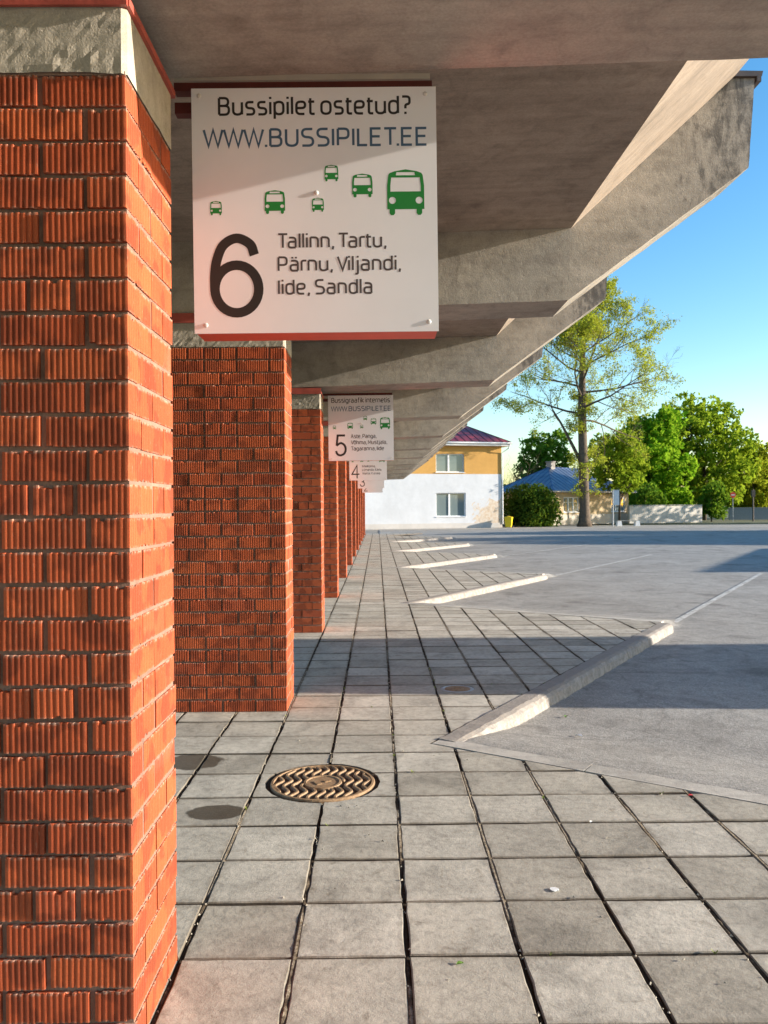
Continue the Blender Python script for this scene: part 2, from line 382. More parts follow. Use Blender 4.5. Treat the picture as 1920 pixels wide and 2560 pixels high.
def side_of(a, b, p): return (b.x - a.x) * (p[1] - a.y) - (b.y - a.y) * (p[0] - a.x)
def bay_depth(x, y):
    """Distance from the flush edging T(k-1)->P(k) into the bus bay; negative on the platform."""
    k = math.floor((y - PY0) / 8) 
    # platform test: tooth k lies between P(k) and P(k+1)
    a, t, b = P(k), T(k), P(k + 1)
    on = side_of(a, t, (x, y)) > 0 and side_of(t, b, (x, y)) > 0
    if on: return -1.0
    # which bay: below line P(k)->T(k) is bay k, else bay k+1
    kk = k if side_of(a, t, (x, y)) <= 0 else k + 1
    e0, e1 = T(kk - 1), P(kk)
    d = (e1 - e0).normalized()
    # signed distance to the right-far side of the edging line
    return -(d.x * (y - e0.y) - d.y * (x - e0.x)) if x < TX + 0.6 else 5.0
def smoothstep(t): t = max(0, min(1, t)); return t * t * (3 - 2 * t)
def asph_z(x, y):
    if y > YEND - 1 or x < PX - 0.3: return ASPH if x > PX - 0.3 else -0.16
    d = bay_depth(x, y)
    if d < 0: return -0.16
    und = 0.006 * mnoise.noise(Vector((x * 0.7, y * 0.7, 3)))
    return -0.006 + (ASPH + 0.006) * smoothstep((d - 0.10) / 1.15) + und * smoothstep(d)
xs = list(np.arange(0.0, 5.2, 0.1)) + [5.6, 6.2, 7, 8, 10, 14, 20, 30, 45, 70, 110]
ys = [-30, -20, -12, -8, -6] + list(np.arange(-4.4, 24, 0.1)) + list(np.arange(24, 52, 0.35)) + [54, 57, 60]
vs = [(x, y, asph_z(x, y)) for y in ys for x in xs]
nx = len(xs)
fs = [(j * nx + i, j * nx + i + 1, (j + 1) * nx + i + 1, (j + 1) * nx + i) for j in range(len(ys) - 1) for i in range(nx - 1)]
g = MB(); g.add(vs, fs)
lot = smooth(obj('parking_lot', g, 'asphalt')); tag(lot, kind='structure')

# pale footpath on the far side of the lot
g = MB(); g.box(-30, 110, 60, 69.5, -0.19, -0.10)
tag(obj('footpath', g, concrete('pale footpath', (0.36, 0.33, 0.29), 'World')), kind='structure')
g = MB(); g.box(-30, 0.0, 49.7, 60.0, -0.19, -0.1); tag(obj('apron', g, concrete('apron concrete', (0.27, 0.25, 0.22), 'World')), kind='structure')

# worn white bay lines running on from each kerb
km = NT('worn white line'); v = km.coord('World')
km.col(km.mix(km.ramp(km.noise(v, 9, 6, 0.75), [(0.40, 0.0), (0.58, 0.85)]), (0.21, 0.195, 0.175), (0.62, 0.62, 0.60))); km.rough(0.9)
for kk in range(-1, 5):
    a, b = P(kk), T(kk); d = (b - a).normalized(); n = Vector((-d.y, d.x, 0))
    p0 = b + d * 0.12; p1 = b + d * 10.5
    g = MB(); g.add([tuple((q + n * s)[:2]) + (ASPH + 0.010,) for q, s in ((p0, .05), (p0, -.05), (p1, -.05), (p1, .05))], [(0, 1, 2, 3)])
    tag(obj('bay_line', g, km.m), kind='structure')

# ---- platform: bed, slabs, edging, kerbs
bed = MB()
pl = [(-9.0, -10.4)]
for kk in KS:
    if P(kk).y > -10.4: pl += [(P(kk).x, P(kk).y)]
    if T(kk).y > -10.4 and T(kk).y < YEND: pl += [(T(kk).x, T(kk).y)]
pl = [p for p in pl if p[1] < YEND] + [(PX, YEND), (-9.0, YEND)]
pl.insert(1, (PX, -10.4))
bed.prism_z(pl, -0.15, -0.014)
pavement = tag(obj('pavement', bed, 'soil'), kind='structure')

def clip(poly, a, b):       # keep what is left of a->b
    out = []
    for i in range(len(poly)):
        p, q = poly[i], poly[(i + 1) % len(poly)]
        sp, sq = side_of(a, b, p), side_of(a, b, q)
        if sp >= 0: out.append(p)
        if (sp >= 0) != (sq >= 0):
            t = sp / (sp - sq); out.append((p[0] + (q[0] - p[0]) * t, p[1] + (q[1] - p[1]) * t))
    return out
def area(poly): return 0.5 * abs(sum(poly[i][0] * poly[(i + 1) % len(poly)][1] - poly[(i + 1) % len(poly)][0] * poly[i][1] for i in range(len(poly))))
def minus_disc(poly, c, r, n=20):
    ring = [Vector((c[0] + r * math.cos(2 * math.pi * i / n), c[1] + r * math.sin(2 * math.pi * i / n), 0)) for i in range(n)]
    out, rest = [], poly
    for i in range(n):
        a, b = ring[i], ring[(i + 1) % n]
        o = clip(rest, b, a)
        if len(o) > 2 and area(o) > 1e-5: out.append(o)
        rest = clip(rest, a, b)
        if len(rest) < 3: break
    return out
MAN = (-0.335, 4.72, 0.318); VALVE = (0.70, 7.12, 0.13)
def tile_polys(x0, x1, y0, y1, jag):
    gx, gy = 0.0085, 0.0080
    nseg = 5 if jag else 1
    j = lambda a: random.uniform(-a, a)
    A = 0.0038 if jag else 0
    xa, xb, ya, yb = x0 + gx, x1 - gx, y0 + gy, y1 - gy
    poly = [(xa + (xb - xa) * i / nseg, ya + j(A * .6)) for i in range(nseg)] + [(xb + j(A), ya + (yb - ya) * i / nseg) for i in range(nseg)] + \
           [(xb + (xa - xb) * i / nseg, yb + j(A * .6)) for i in range(nseg)] + [(xa + j(A), yb + (ya - yb) * i / nseg) for i in range(nseg)]
    out = []
    k0 = math.floor((ya - PY0) / 8); k1 = math.floor((yb - PY0) / 8)
    for kk in {k0, k1}:
        p = poly
        if k0 != k1:
            yy = PY0 + 8 * k1
            p = clip(p, Vector((9, yy, 0)), Vector((-9, yy, 0))) if kk == k0 else clip(p, Vector((-9, yy, 0)), Vector((9, yy, 0)))
            if kk == k0: p = clip(poly, Vector((9, yy, 0)), Vector((-9, yy, 0)))
        a, t, b = P(kk), T(kk), P(kk + 1)
        off = 0.012
        d = (t - a).normalized(); n = Vector((-d.y, d.x, 0)) * off; p = clip(p, a + n, t + n) if len(p) > 2 else p
        d = (b - t).normalized(); n = Vector((-d.y, d.x, 0)) * off; p = clip(p, t + n, b + n) if len(p) > 2 else p
        if len(p) > 2 and area(p) > 0.0008: out.append(p)
    for c in (MAN, VALVE):
        if x0 - c[2] < c[0] < x1 + c[2] and y0 - c[2] < c[1] < y1 + c[2]:
            out = [q for p in out for q in minus_disc(p, c, c[2] + 0.022)]
    return out
def tile_mesh(mb, polys, z, tilt=(0, 0), c=(0, 0)):
    whole = len(polys) == 1
    for p in polys:
        n = len(p); cx = sum(q[0] for q in p) / n; cy = sum(q[1] for q in p) / n
        def zz(q): return z + tilt[0] * (q[0] - c[0]) + tilt[1] * (q[1] - c[1])
        inn = []
        for q in p:
            d = math.hypot(q[0] - cx, q[1] - cy); f = 1 - min(0.3, 0.0055 / max(d, 1e-4)) if whole else 1.0
            inn.append((cx + (q[0] - cx) * f, cy + (q[1] - cy) * f))
        vs = [(q[0], q[1], -0.05) for q in p] + [(q[0], q[1], zz(q) - (0.0045 if whole else 0.0)) for q in p]
        fs = [(i, (i + 1) % n, n + (i + 1) % n, n + i) for i in range(n)]
        if whole:
            vs += [(q[0], q[1], zz(q)) for q in inn]
            fs += [(n + i, n + (i + 1) % n, 2 * n + (i + 1) % n, 2 * n + i) for i in range(n)] + [tuple(range(2 * n, 3 * n))]
        else: fs += [tuple(range(n, 2 * n))]
        mb.add(vs, fs)
PITX, PITY, X0, Y0 = 0.409, 0.40, -0.312, 2.475
tiles = []
for i in range(-8, 11):
    for j in range(-22, 118):
        x0, y0 = X0 + i * PITX, Y0 + j * PITY
        if y0 + PITY > YEND or x0 > TX: continue
        tiles.append((x0, x0 + PITX, y0, y0 + PITY))
def seen_size(t):
    xm, ym = (t[0] + t[1]) / 2, (t[2] + t[3]) / 2
    if ym < 2.3 or abs(xm) > 0.5 * ym + 0.25 or xm < -1.9: return 0
    if xm < XR - 0.1 and (ym < 4.2 or 6.45 < ym): return 0.01
    return 1 / ym
tiles.sort(key=lambda t: -seen_size(t))
rest = MB(); cnt = 0
for t in tiles:
    jag = cnt < 290 and seen_size(t) > 0
    ps = tile_polys(*t, jag)
    if not ps: continue
    z = random.gauss(0, 0.0016); tl = (random.gauss(0, 0.004), random.gauss(0, 0.004)); c = ((t[0] + t[1]) / 2, (t[2] + t[3]) / 2)
    z = max(-0.004, min(0.004, z))
    if jag:
        mb = MB(); tile_mesh(mb, ps, z, tl, c); obj('paving_slab', mb, 'slab', pavement); cnt += 1
    else: tile_mesh(rest, ps, z, tl, c)
tag(obj('paving_slab', rest, 'slab', pavement), kind='stuff')

fill = MB()
for i in range(-3, 11):
    x = X0 + i * PITX; ys_ = np.arange(2.2, 16 if i > -2 else 8, .024); run = []
    prev = None
    for y in ys_:
        ok = bay_depth(x, y) < 0 and math.hypot(x - MAN[0], y - MAN[1]) > MAN[2] + .03 and math.hypot(x - VALVE[0], y - VALVE[1]) > .2
        if ok:
            n1 = mnoise.noise(Vector((x * 9, y * 1.1, 2))); n2 = mnoise.noise(Vector((x * 9, y * 17, 7)))
            z = min(-.0004, -.0105 + .024 * max(0, n1 + .26) + .005 * n2)
            o = len(fill.v); w = .0115; xc = x + .002 * n2
            fill.v += [(xc - w, y, z - .003), (xc - .003, y, z + .002 * n2), (xc + .004, y, z - .001), (xc + w, y, z - .004)]
            if prev is not None: fill.f += [(prev + q, prev + q + 1, o + q + 1, o + q) for q in range(3)]
            prev = o
        else: prev = None
kf = NT('joint dirt and mortar crumbs'); v = kf.coord('World')
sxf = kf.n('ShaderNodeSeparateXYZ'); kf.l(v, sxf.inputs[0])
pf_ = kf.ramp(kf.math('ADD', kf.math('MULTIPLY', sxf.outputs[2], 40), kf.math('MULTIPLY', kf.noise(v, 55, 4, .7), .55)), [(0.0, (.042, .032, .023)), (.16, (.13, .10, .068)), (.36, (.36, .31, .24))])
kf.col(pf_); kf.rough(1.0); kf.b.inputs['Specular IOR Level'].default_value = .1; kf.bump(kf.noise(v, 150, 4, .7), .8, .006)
tag(obj('joint_filling', fill, kf.m, pavement), kind='stuff')

# flush concrete edging along T(k-1)->P(k), kerbs along P(k)->T(k)
for kk in range(0, 6):
    a, b = T(kk - 1), P(kk)
    if b.y > YEND: continue
    d = (b - a).normalized(); n = Vector((d.y, -d.x, 0)); L = (b - a).length
    edge = tag(obj('edging', None, None, None, (0, 0, 0)), kind='structure')
    m = 4
    for q in range(m):
        s0, s1 = L * q / m + 0.004, L * (q + 1) / m - 0.004
        n2 = n
        pts = []
        ns = 8
        for s in range(ns + 1): pts.append(a + d * (s0 + (s1 - s0) * s / ns) + n * random.uniform(-.002, .002))
        for s in range(ns, -1, -1): pts.append(a + d * (s0 + (s1 - s0) * s / ns) + n * (0.15 + random.uniform(-.01, .01)))
        g = MB(); g.prism_z([(p.x, p.y) for p in pts], -0.13, 0.001)
        obj('edging_stone', g, 'edging', edge)
def kerb_profile():   # (offset towards the bus bay, z)
    return [(0.0, -0.15), (0.0, 0.006), (0.12, 0.006), (0.155, -0.008), (0.176, -0.032), (0.195, -0.15)]
for kk in range(0, 6):
    a, b = P(kk), T(kk)
    if b.y > YEND: continue
    d = (b - a).normalized(); n = Vector((d.y, -d.x, 0)); L = (b - a).length - 0.02
    ke = tag(obj('kerb', None, None, None, (0, 0, 0)), kind='structure')
    m = 5; prof = kerb_profile()
    cuts = [0.0, 0.27, 0.45, 0.66, 0.86, 1.0]
    for q in range(m):
        s0, s1 = 0.10 + (L - 0.10) * cuts[q] + 0.002, 0.10 + (L - 0.10) * cuts[q + 1] - 0.002
        g = MB(); ns = 34 if kk == 0 else 3
        vs = []
        for s in range(ns + 1):
            u = s0 + (s1 - s0) * s / ns
            endf = min(1, (L - u) / 0.08) if q == m - 1 else 1
            for (o, z) in prof:
                zz = z if z < -0.1 else z + 0.007 * mnoise.noise(Vector((u * 6, kk * 3, o * 9))) - .012 * max(0, mnoise.noise(Vector((u * 4.3, kk * 5, 3))) - .25) * (o > .1) - (1 - max(0, endf)) * 0.03
                oo = o + (0.018 * mnoise.noise(Vector((u * 9, z * 20, 5 + kk))) if o > 0.1 else 0)
                if q == m - 1: oo = o * (0.75 + 0.25 * max(0, endf)) + (0 if o > 0.05 else (1 - max(0, endf)) * 0.02)
                p = a + d * u + n * oo; vs.append((p.x, p.y, zz))
        k_ = len(prof)
        fs = [(s * k_ + i, s * k_ + (i + 1) % k_, (s + 1) * k_ + (i + 1) % k_, (s + 1) * k_ + i) for s in range(ns) for i in range(k_)]
        fs += [tuple(range(k_)), tuple(range(ns * k_, ns * k_ + k_))]
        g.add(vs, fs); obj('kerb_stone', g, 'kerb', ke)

# ------------------------------------------------------------------ brick piers
BW, BD = 1.03, 0.51
def rib_line(L, depth, n):
    """Points along a ribbed face of length L: (s, recess)."""
    w = L / n; out = []
    for i in range(n):
        s = i * w
        out += [(s + 0.10 * w, depth), (s + 0.24 * w, depth * 0.18), (s + 0.52 * w, 0.0), (s + 0.80 * w, depth * 0.12), (s + 0.92 * w, depth)]
    out[0] = (0.0, depth * 0.25); out[-1] = (L, depth * 0.25)
    return out
BM = {}
def brick_mesh(lx, ly, rf, rr, var=0):
    key = (lx, ly, rf, rr, var)
    if key in BM: return BM[key]
    lx = lx - (0.006 if rf else 0); h = 0.0885; d = 0.0042
    rnd = random.Random(str(key))
    front = [(-lx + s, r) for s, r in rib_line(lx, d, max(3, round(lx / 0.0178)))] if rf else [(-lx, 0), (0, 0)]
    right = [(-r, s) for s, r in rib_line(ly, d * 0.7, max(3, round(ly / 0.0178)))] if rr else [(0, 0), (0, ly)]
    poly = front[:-1] + [(-0.001, 0.001)] + right[1:] + [(-lx, ly)] if (rf or rr) else [(-lx, 0), (0, 0), (0, ly), (-lx, ly)]
    mb = MB(); n = len(poly)
    zt, zb = [], []; ct = cb = 0.0
    for q_ in range(n):
        if q_ % 5 == 0:
            ct = rnd.uniform(.003, .011) if rnd.random() < .10 else 0.0; cb = rnd.uniform(.003, .010) if rnd.random() < .06 else 0.0
        zt.append(h + ((rnd.uniform(-.0016, .0008) - ct) if rf else 0)); zb.append((rnd.uniform(-.0008, .0014) + cb) if rf else 0)
    mb.add([(x, y, z) for (x, y), z in zip(poly, zb)] + [(x, y, z) for (x, y), z in zip(poly, zt)],
           [tuple(range(n - 1, -1, -1)), tuple(range(n, 2 * n))] + [(i, (i + 1) % n, n + (i + 1) % n, n + i) for i in range(n)])
    BM[key] = mb.mesh('brick'); BM[key].materials.append(MT['brick'])
    return BM[key]
def course(c, p):
    """Bricks of one course: (x, y, lx, ly, on_front, on_right); x, y = its front right corner in the pier's frame."""
    t = NC - 1 - c; ph = t % 2
    if t % 6 == 0 and (t or p):
        out, x = [], 0.0
        ws = [.16, .12, .12, .12, .12, .12, .21]
        if p % 2: ws = [.12, .25, .12, .12, .12, .12, .12]
        for i, w in enumerate(ws): out.append((-x, 0, w, .12, 1, i == 0)); x += w + .01
        return out + [(0, .13 * q, .12, .12, 0, 1) for q in (1, 2, 3)]
    if ph % 2 == 0:
        return [(-.26 * q, 0, .25, .12, 1, q == 0) for q in range(4)] + [(0, .13, .12, .25, 0, 1), (0, .39, .25, .12, 0, 1)]
    return [(0, 0, .12, .25, 1, 1)] + [(-.13 - .26 * q, 0, .25, .12, 1, 0) for q in range(3)] + [(-.91, 0, .12, .25, 1, 0), (0, .26, .12, .25, 0, 1)]
NC = 29
pier_word = ['first', 'second', 'third', 'fourth', 'fifth', 'sixth', 'seventh', 'eighth', 'ninth', 'tenth', 'eleventh', 'twelfth']
def cap_mesh(i):
    bm = bmesh.new(); nx_, ny_, nz_ = (46, 22, 9) if i < 3 else (6, 4, 2)
    x0, x1, y0, y1, z0, z1 = -BW, 0.002, -0.002, BD, 2.90, 3.093
    mb = MB()
    def face(o, u, v, nu, nv):
        vs = [tuple(Vector(o) + Vector(u) * (a / nu) + Vector(v) * (b / nv)) for b in range(nv + 1) for a in range(nu + 1)]
        mb.add(vs, [(b * (nu + 1) + a, b * (nu + 1) + a + 1, (b + 1) * (nu + 1) + a + 1, (b + 1) * (nu + 1) + a) for b in range(nv) for a in range(nu)])
    ch = 0.014
    face((x0, y0, z0), (x1 - ch - x0, 0, 0), (0, 0, z1 - z0), nx_, nz_)
    face((x1 - ch, y0, z0), (ch, ch, 0), (0, 0, z1 - z0), 1, nz_)
    face((x1, y0 + ch, z0), (0, y1 - y0 - ch, 0), (0, 0, z1 - z0), ny_, nz_)
    face((x1, y1, z0), (x0 - x1, 0, 0), (0, 0, z1 - z0), 3, 2)
    face((x0, y1, z0), (0, y0 - y1, 0), (0, 0, z1 - z0), 3, 2)
    me = mb.mesh('cap', False)
    for v in me.vertices:
        p = v.co; q = Vector((p.x * 14, p.y * 14, p.z * 14 + i * 7))
        a = 0.0008 * mnoise.noise(q) + 0.0022 * mnoise.noise(q * 3.9)
        lump = max(0, mnoise.noise(q * 1.7 + Vector((5, 5, 5))) - 0.25) * 0.012 * (1 if p.z < 2.965 else 0.06)
        if p.y < y0 + 0.001: p.y += a - lump
        elif p.x > x1 - 0.001: p.x += a * 0.5
        if p.z < z0 + 0.001: p.z += 0.006 * mnoise.noise(q * 0.8)
    bm.free()
    return me
for i in range(NP):
    lab = {0: 'large ribbed red brick pier at the near end, cut by the picture edge', 1: 'brick pier right behind the near one, under the number six sign'}.get(
        i, f'slim looking brick pier of the receding row, {pier_word[i]} counted from the near one')
    pr = thing('brick_pier', lab, 'pier', (XR, Z1 + BAY * i, 0), 0, 'brick piers carrying the canopy')
    m = MB(); m.box(-BW + .012, -.0045, .014, BD - .012, 0, 2.90); m.box(-BW + .012, -.003, .004, BD - .012, 2.8945, 2.906); obj('mortar_core', m, 'mortar', pr)
    joined = MB(); back = MB()
    for c in range(NC):
        z = c * 0.1 + 0.0045
        for (x, y, lx, ly, fr, rr) in course(c, i):
            if i < 6:
                ribs = i < 2
                o = obj('brick', brick_mesh(lx, ly, bool(fr) and ribs, bool(rr) and ribs, random.randrange(6) if ribs else 0), None, pr,
                        (x + random.uniform(-.002, .002), y + random.uniform(-.003, .0022), z + random.uniform(-.002, .002)))
                o.rotation_euler = (random.gauss(0, .004), random.gauss(0, .006), random.gauss(0, .006))
            else:
                joined.box(x - lx, x, y, y + ly, z, z + .0885)
        for q in range(4):
            sh = .13 if c % 2 else 0
            xa, xb = max(-BW, -.26 * (q + 1) + .01 - sh), -.26 * q - sh
            if xb - xa > .05 and xb < -.2: back.box(xa, xb, BD - .12, BD - .001, z, z + .0885)
        back.box(-BW, -BW + .11, .126, .375, z, z + .0885)
    if joined.v: tag(obj('brickwork', joined, 'brick_far', pr), kind='stuff')
    tag(obj('rear_brickwork', back, 'brick_far', pr), kind='stuff')
    obj('cap', cap_mesh(i), 'cap', pr)
    m = MB(); m.box(-BW - .02, .014, -.006, BD + .02, 3.0935, 3.118); m.box(-BW - .02, .010, -.018, -.0065, 3.088, 3.165); obj('flashing', m, 'red_metal', pr)

# ------------------------------------------------------------------ concrete canopy
canopy = thing('concrete_canopy', 'grey folded concrete bus station canopy with upturned beam tips over the platform', 'canopy', (0, 0, 0))
EYEZ = EYE
def soff(x): return EYEZ + 1.640 + 0.032 * (x - 1.53)
BEAM_F, BEAM_B = 2.375, 2.93
XL = -4.6
prof = [(XL, soff(XL)), (1.53, soff(1.53)), (2.98, EYEZ + 2.69), (3.03, EYEZ + 3.40), (1.0, EYEZ + 3.40), (XL, EYEZ + 3.25)]
ceil_lo = [(XL, EYEZ + 2.215 - 0.032 * (1.56 - XL)), (1.56, EYEZ + 2.215), (2.87, EYEZ + 3.415)]
ceil_hi = [(2.78, EYEZ + 3.49), (1.49, EYEZ + 2.335), (XL, EYEZ + 2.335 - 0.032 * (1.56 - XL))]
def beam_mesh():
    mb = MB()
    # finely divided front web so the outline is slightly uneven
    def line(a, b, n): return [(a[0] + (b[0] - a[0]) * t / n, a[1] + (b[1] - a[1]) * t / n) for t in range(n)]
    pts = line(prof[0], prof[1], 24) + line(prof[1], prof[2], 22) + line(prof[2], prof[3], 8) + [prof[3], prof[4], prof[5]]
    pts = [(x + 0.004 * mnoise.noise(Vector((x * 9, z * 9, 1))), z + 0.004 * mnoise.noise(Vector((x * 9, z * 9, 8)))) for x, z in pts]
    mb.prism_y(pts, BEAM_F, BEAM_B)
    return mb.mesh('beam')
bmsh = beam_mesh(); bmsh.materials.append(MT['concrete'])
sm = MB(); sm.prism_y(ceil_lo + ceil_hi, BEAM_B, BEAM_F + BAY); smsh = sm.mesh('roof_slab'); smsh.materials.append(MT['ceiling'])
fm = MB(); fm.prism_y([(2.2, EYEZ + 3.402), (3.075, EYEZ + 3.402), (3.085, EYEZ + 3.442), (2.2, EYEZ + 3.46)], BEAM_F - .03, BEAM_B + .03)
fm.prism_y([(3.037, EYEZ + 3.36), (3.07, EYEZ + 3.36), (3.07, EYEZ + 3.401), (3.037, EYEZ + 3.401)], BEAM_F - .03, BEAM_B + .03)
fmsh = fm.mesh('tip_flashing'); fmsh.materials.append(MT['flash'])
for i in range(-2, NP):
    obj('beam', bmsh, None, canopy, (0, BAY * i, 0))
    if i < NP - 1: obj('roof_slab', smsh, None, canopy, (0, BAY * i, 0))
    obj('tip_flashing', fmsh, None, canopy, (0, BAY * i, 0))

# ------------------------------------------------------------------ platform signs
SW = 0.889
# strokes of a plain squarish sans serif: capitals 1 high, small letters XH high; (points, corner radius, closed)
XH, DE = 0.74, -0.28
def _g():
    h = XH; G = {}
    bowl = lambda: ([(0, 0), (.5, 0), (.5, h), (0, h)], .25, True)
    G['a'] = (.5, [([(.04, h), (.48, h), (.48, 0)], .22, 0), ([(.48, .43), (0, .43), (0, 0), (.48, 0)], .19, 0)])
    G['b'] = (.5, [([(0, 1.04), (0, 0)], 0, 0), bowl()]); G['d'] = (.5, [([(.5, 1.04), (.5, 0)], 0, 0), bowl()])
    G['e'] = (.5, [([(.46, 0), (0, 0), (0, h), (.5, h), (.5, .36), (.02, .36)], .235, 0)])
    G['f'] = (.34, [([(.36, 1.04), (.11, 1.04), (.11, 0)], .235, 0), ([(0, h), (.33, h)], 0, 0)])
    G['g'] = (.5, [bowl(), ([(.5, h), (.5, DE), (.05, DE)], .235, 0)])
    G['h'] = (.5, [([(0, 1.04), (0, 0)], 0, 0), ([(0, h), (.5, h), (.5, 0)], .25, 0)])
    G['i'] = (.0, [([(0, h), (0, 0)], 0, 0), ([(0, .92), (0, 1.05)], 0, 0)])
    G['j'] = (.08, [([(.08, h), (.08, DE), (-.1, DE)], .16, 0), ([(.08, .92), (.08, 1.05)], 0, 0)])
    G['k'] = (.46, [([(0, 1.04), (0, 0)], 0, 0), ([(.43, h), (.03, .37), (.46, 0)], 0, 0)])
    G['l'] = (.0, [([(0, 1.04), (0, 0)], 0, 0)])
    G['m'] = (.84, [([(0, h), (0, 0)], 0, 0), ([(0, h), (.42, h), (.42, 0)], .22, 0), ([(.3, h), (.84, h), (.84, 0)], .22, 0)])
    G['n'] = (.5, [([(0, h), (0, 0)], 0, 0), ([(0, h), (.5, h), (.5, 0)], .25, 0)])
    G['o'] = (.52, [([(0, 0), (.52, 0), (.52, h), (0, h)], .27, True)])
    G['p'] = (.5, [([(0, h), (0, DE)], 0, 0), bowl()])
    G['r'] = (.32, [([(0, 0), (0, h), (.32, h)], .25, 0)])
    G['s'] = (.44, [([(.42, h), (0, h), (0, .39), (.45, .36), (.45, 0), (0, 0)], .19, 0)])
    G['t'] = (.36, [([(.12, .95), (.12, 0), (.37, 0)], .235, 0), ([(0, h), (.35, h)], 0, 0)])
    G['u'] = (.5, [([(0, h), (0, 0), (.5, 0), (.5, h)], .25, 0), ([(.5, h), (.5, 0)], 0, 0)])
    G['v'] = (.5, [([(0, h), (.25, 0), (.5, h)], 0, 0)])
    G['A'] = (.66, [([(0, 0), (.33, 1), (.66, 0)], 0, 0), ([(.11, .32), (.55, .32)], 0, 0)])
    G['B'] = (.56, [([(0, 1), (0, 0)], 0, 0), ([(0, 1), (.52, 1), (.52, .53), (0, .53)], .235, 0), ([(.1, .53), (.56, .53), (.56, 0), (0, 0)], .25, 0)])
    G['E'] = (.5, [([(.5, 1), (0, 1), (0, 0), (.5, 0)], 0, 0), ([(0, .52), (.45, .52)], 0, 0)])
    G['I'] = (.0, [([(0, 1), (0, 0)], 0, 0)]); G['L'] = (.46, [([(0, 1), (0, 0), (.46, 0)], 0, 0)])
    G['K'] = (.56, [([(0, 1), (0, 0)], 0, 0), ([(.54, 1), (.04, .5), (.57, 0)], 0, 0)])
    G['M'] = (.72, [([(0, 0), (0, 1), (.36, .3), (.72, 1), (.72, 0)], 0, 0)])
    G['P'] = (.54, [([(0, 1), (0, 0)], 0, 0), ([(0, 1), (.54, 1), (.54, .43), (0, .43)], .23, 0)])
    G['R'] = (.56, [([(0, 1), (0, 0)], 0, 0), ([(0, 1), (.54, 1), (.54, .46), (0, .46)], .25, 0), ([(.3, .46), (.57, 0)], 0, 0)])
    G['S'] = (.54, [([(.52, 1), (0, 1), (0, .53), (.55, .49), (.55, 0), (0, 0)], .25, 0)])
    G['T'] = (.6, [([(0, 1), (.62, 1)], 0, 0), ([(.31, 1), (.31, 0)], 0, 0)])
    G['U'] = (.58, [([(0, 1), (0, 0), (.58, 0), (.58, 1)], .29, 0)])
    G['V'] = (.62, [([(0, 1), (.31, 0), (.62, 1)], 0, 0)])
    G['W'] = (.96, [([(0, 1), (.24, 0), (.48, 1), (.72, 0), (.96, 1)], 0, 0)])
    G['.'] = (.02, [([(.0, -.06), (.0, .08)], 0, 0)]); G[','] = (.04, [([(.05, .08), (.0, -.17)], 0, 0)]); G['-'] = (.3, [([(0, .4), (.3, .4)], 0, 0)])
    G['?'] = (.42, [([(0, 1.0), (.42, 1.0), (.42, .56), (.18, .52), (.18, .28)], .18, 0), ([(.18, -.06), (.18, .08)], 0, 0)])
    for c, b, w in (('ä', 'a', .48), ('ü', 'u', .5), ('ö', 'o', .52)): G[c] = (w, G[b][1] + [([(w * .25, .90), (w * .25, 1.02)], 0, 0), ([(w * .75, .90), (w * .75, 1.02)], 0, 0)])
    G['õ'] = (.52, G['o'][1] + [([(.04, .90), (.18, 1.0), (.34, .92), (.48, 1.02)], .05, 0)])
    return G
GLYPH = _g()
def catmull(p, n=7):
    p = [Vector((*q, 0)) for q in p]; p = [p[0] * 2 - p[1]] + p + [p[-1] * 2 - p[-2]]; out = []
    for i in range(1, len(p) - 2):
        for t in np.linspace(0, 1, n, endpoint=False):
            a, b, c, d = p[i - 1], p[i], p[i + 1], p[i + 2]
            q = .5 * ((2 * b) + (c - a) * t + (2 * a - 5 * b + 4 * c - d) * t * t + (3 * b - a - 3 * c + d) * t ** 3); out.append((q.x, q.y))
    return out + [(p[-2].x, p[-2].y)]
def ring(cx, cy, rx, ry, n=36): return [(cx + rx * math.sin(2 * math.pi * i / n), cy + ry * math.cos(2 * math.pi * i / n)) for i in range(n)]
DIGIT = {'6': [(catmull([(.555, .735), (.50, .86), (.33, .93), (.16, .85), (.075, .68), (.045, .50), (.045, .32)]), 0, 0), (ring(.325, .345, .28, .275), 0, True)],
         '5': [([(.55, .93), (.15, .93), (.085, .49)], 0, 0), (catmull([(.085, .49), (.30, .60), (.50, .52), (.58, .34), (.50, .15), (.29, .07), (.12, .13), (.05, .26)]), 0, 0)],
         '4': [([(.43, 0), (.43, .97), (.02, .30), (.62, .30)], 0, 0)],
         '3': [(catmull([(.06, .74), (.15, .90), (.33, .95), (.50, .86), (.50, .66), (.38, .56), (.24, .54)]), 0, 0), (catmull([(.24, .54), (.44, .51), (.57, .38), (.54, .17), (.32, .06), (.12, .12), (.04, .27)]), 0, 0)],
         '2': [(catmull([(.06, .70), (.14, .88), (.33, .95), (.51, .86), (.54, .68), (.42, .48), (.20, .28), (.06, .07)]) + [(.58, .07)], 0, 0)]}
def rounded(pts, r, closed):
    if not r: return pts
    out = []; n = len(pts)
    for i, q in enumerate(pts):
        if not closed and i in (0, n - 1): out.append(q); continue
        a, b = Vector((*pts[i - 1], 0)), Vector((*pts[(i + 1) % n], 0)); q = Vector((*q, 0))
        da, db = a - q, b - q; rr_ = min(r, da.length * .5, db.length * .5); da.normalize(); db.normalize()
        p0, p2 = q + da * rr_, q + db * rr_
        for t in (0, .2, .4, .6, .8, 1):
            c = .5 * 1.1
            e = p0 * (1 - t) ** 2 + q * 2 * t * (1 - t) + p2 * t * t; out.append((e.x, e.y))
    return out
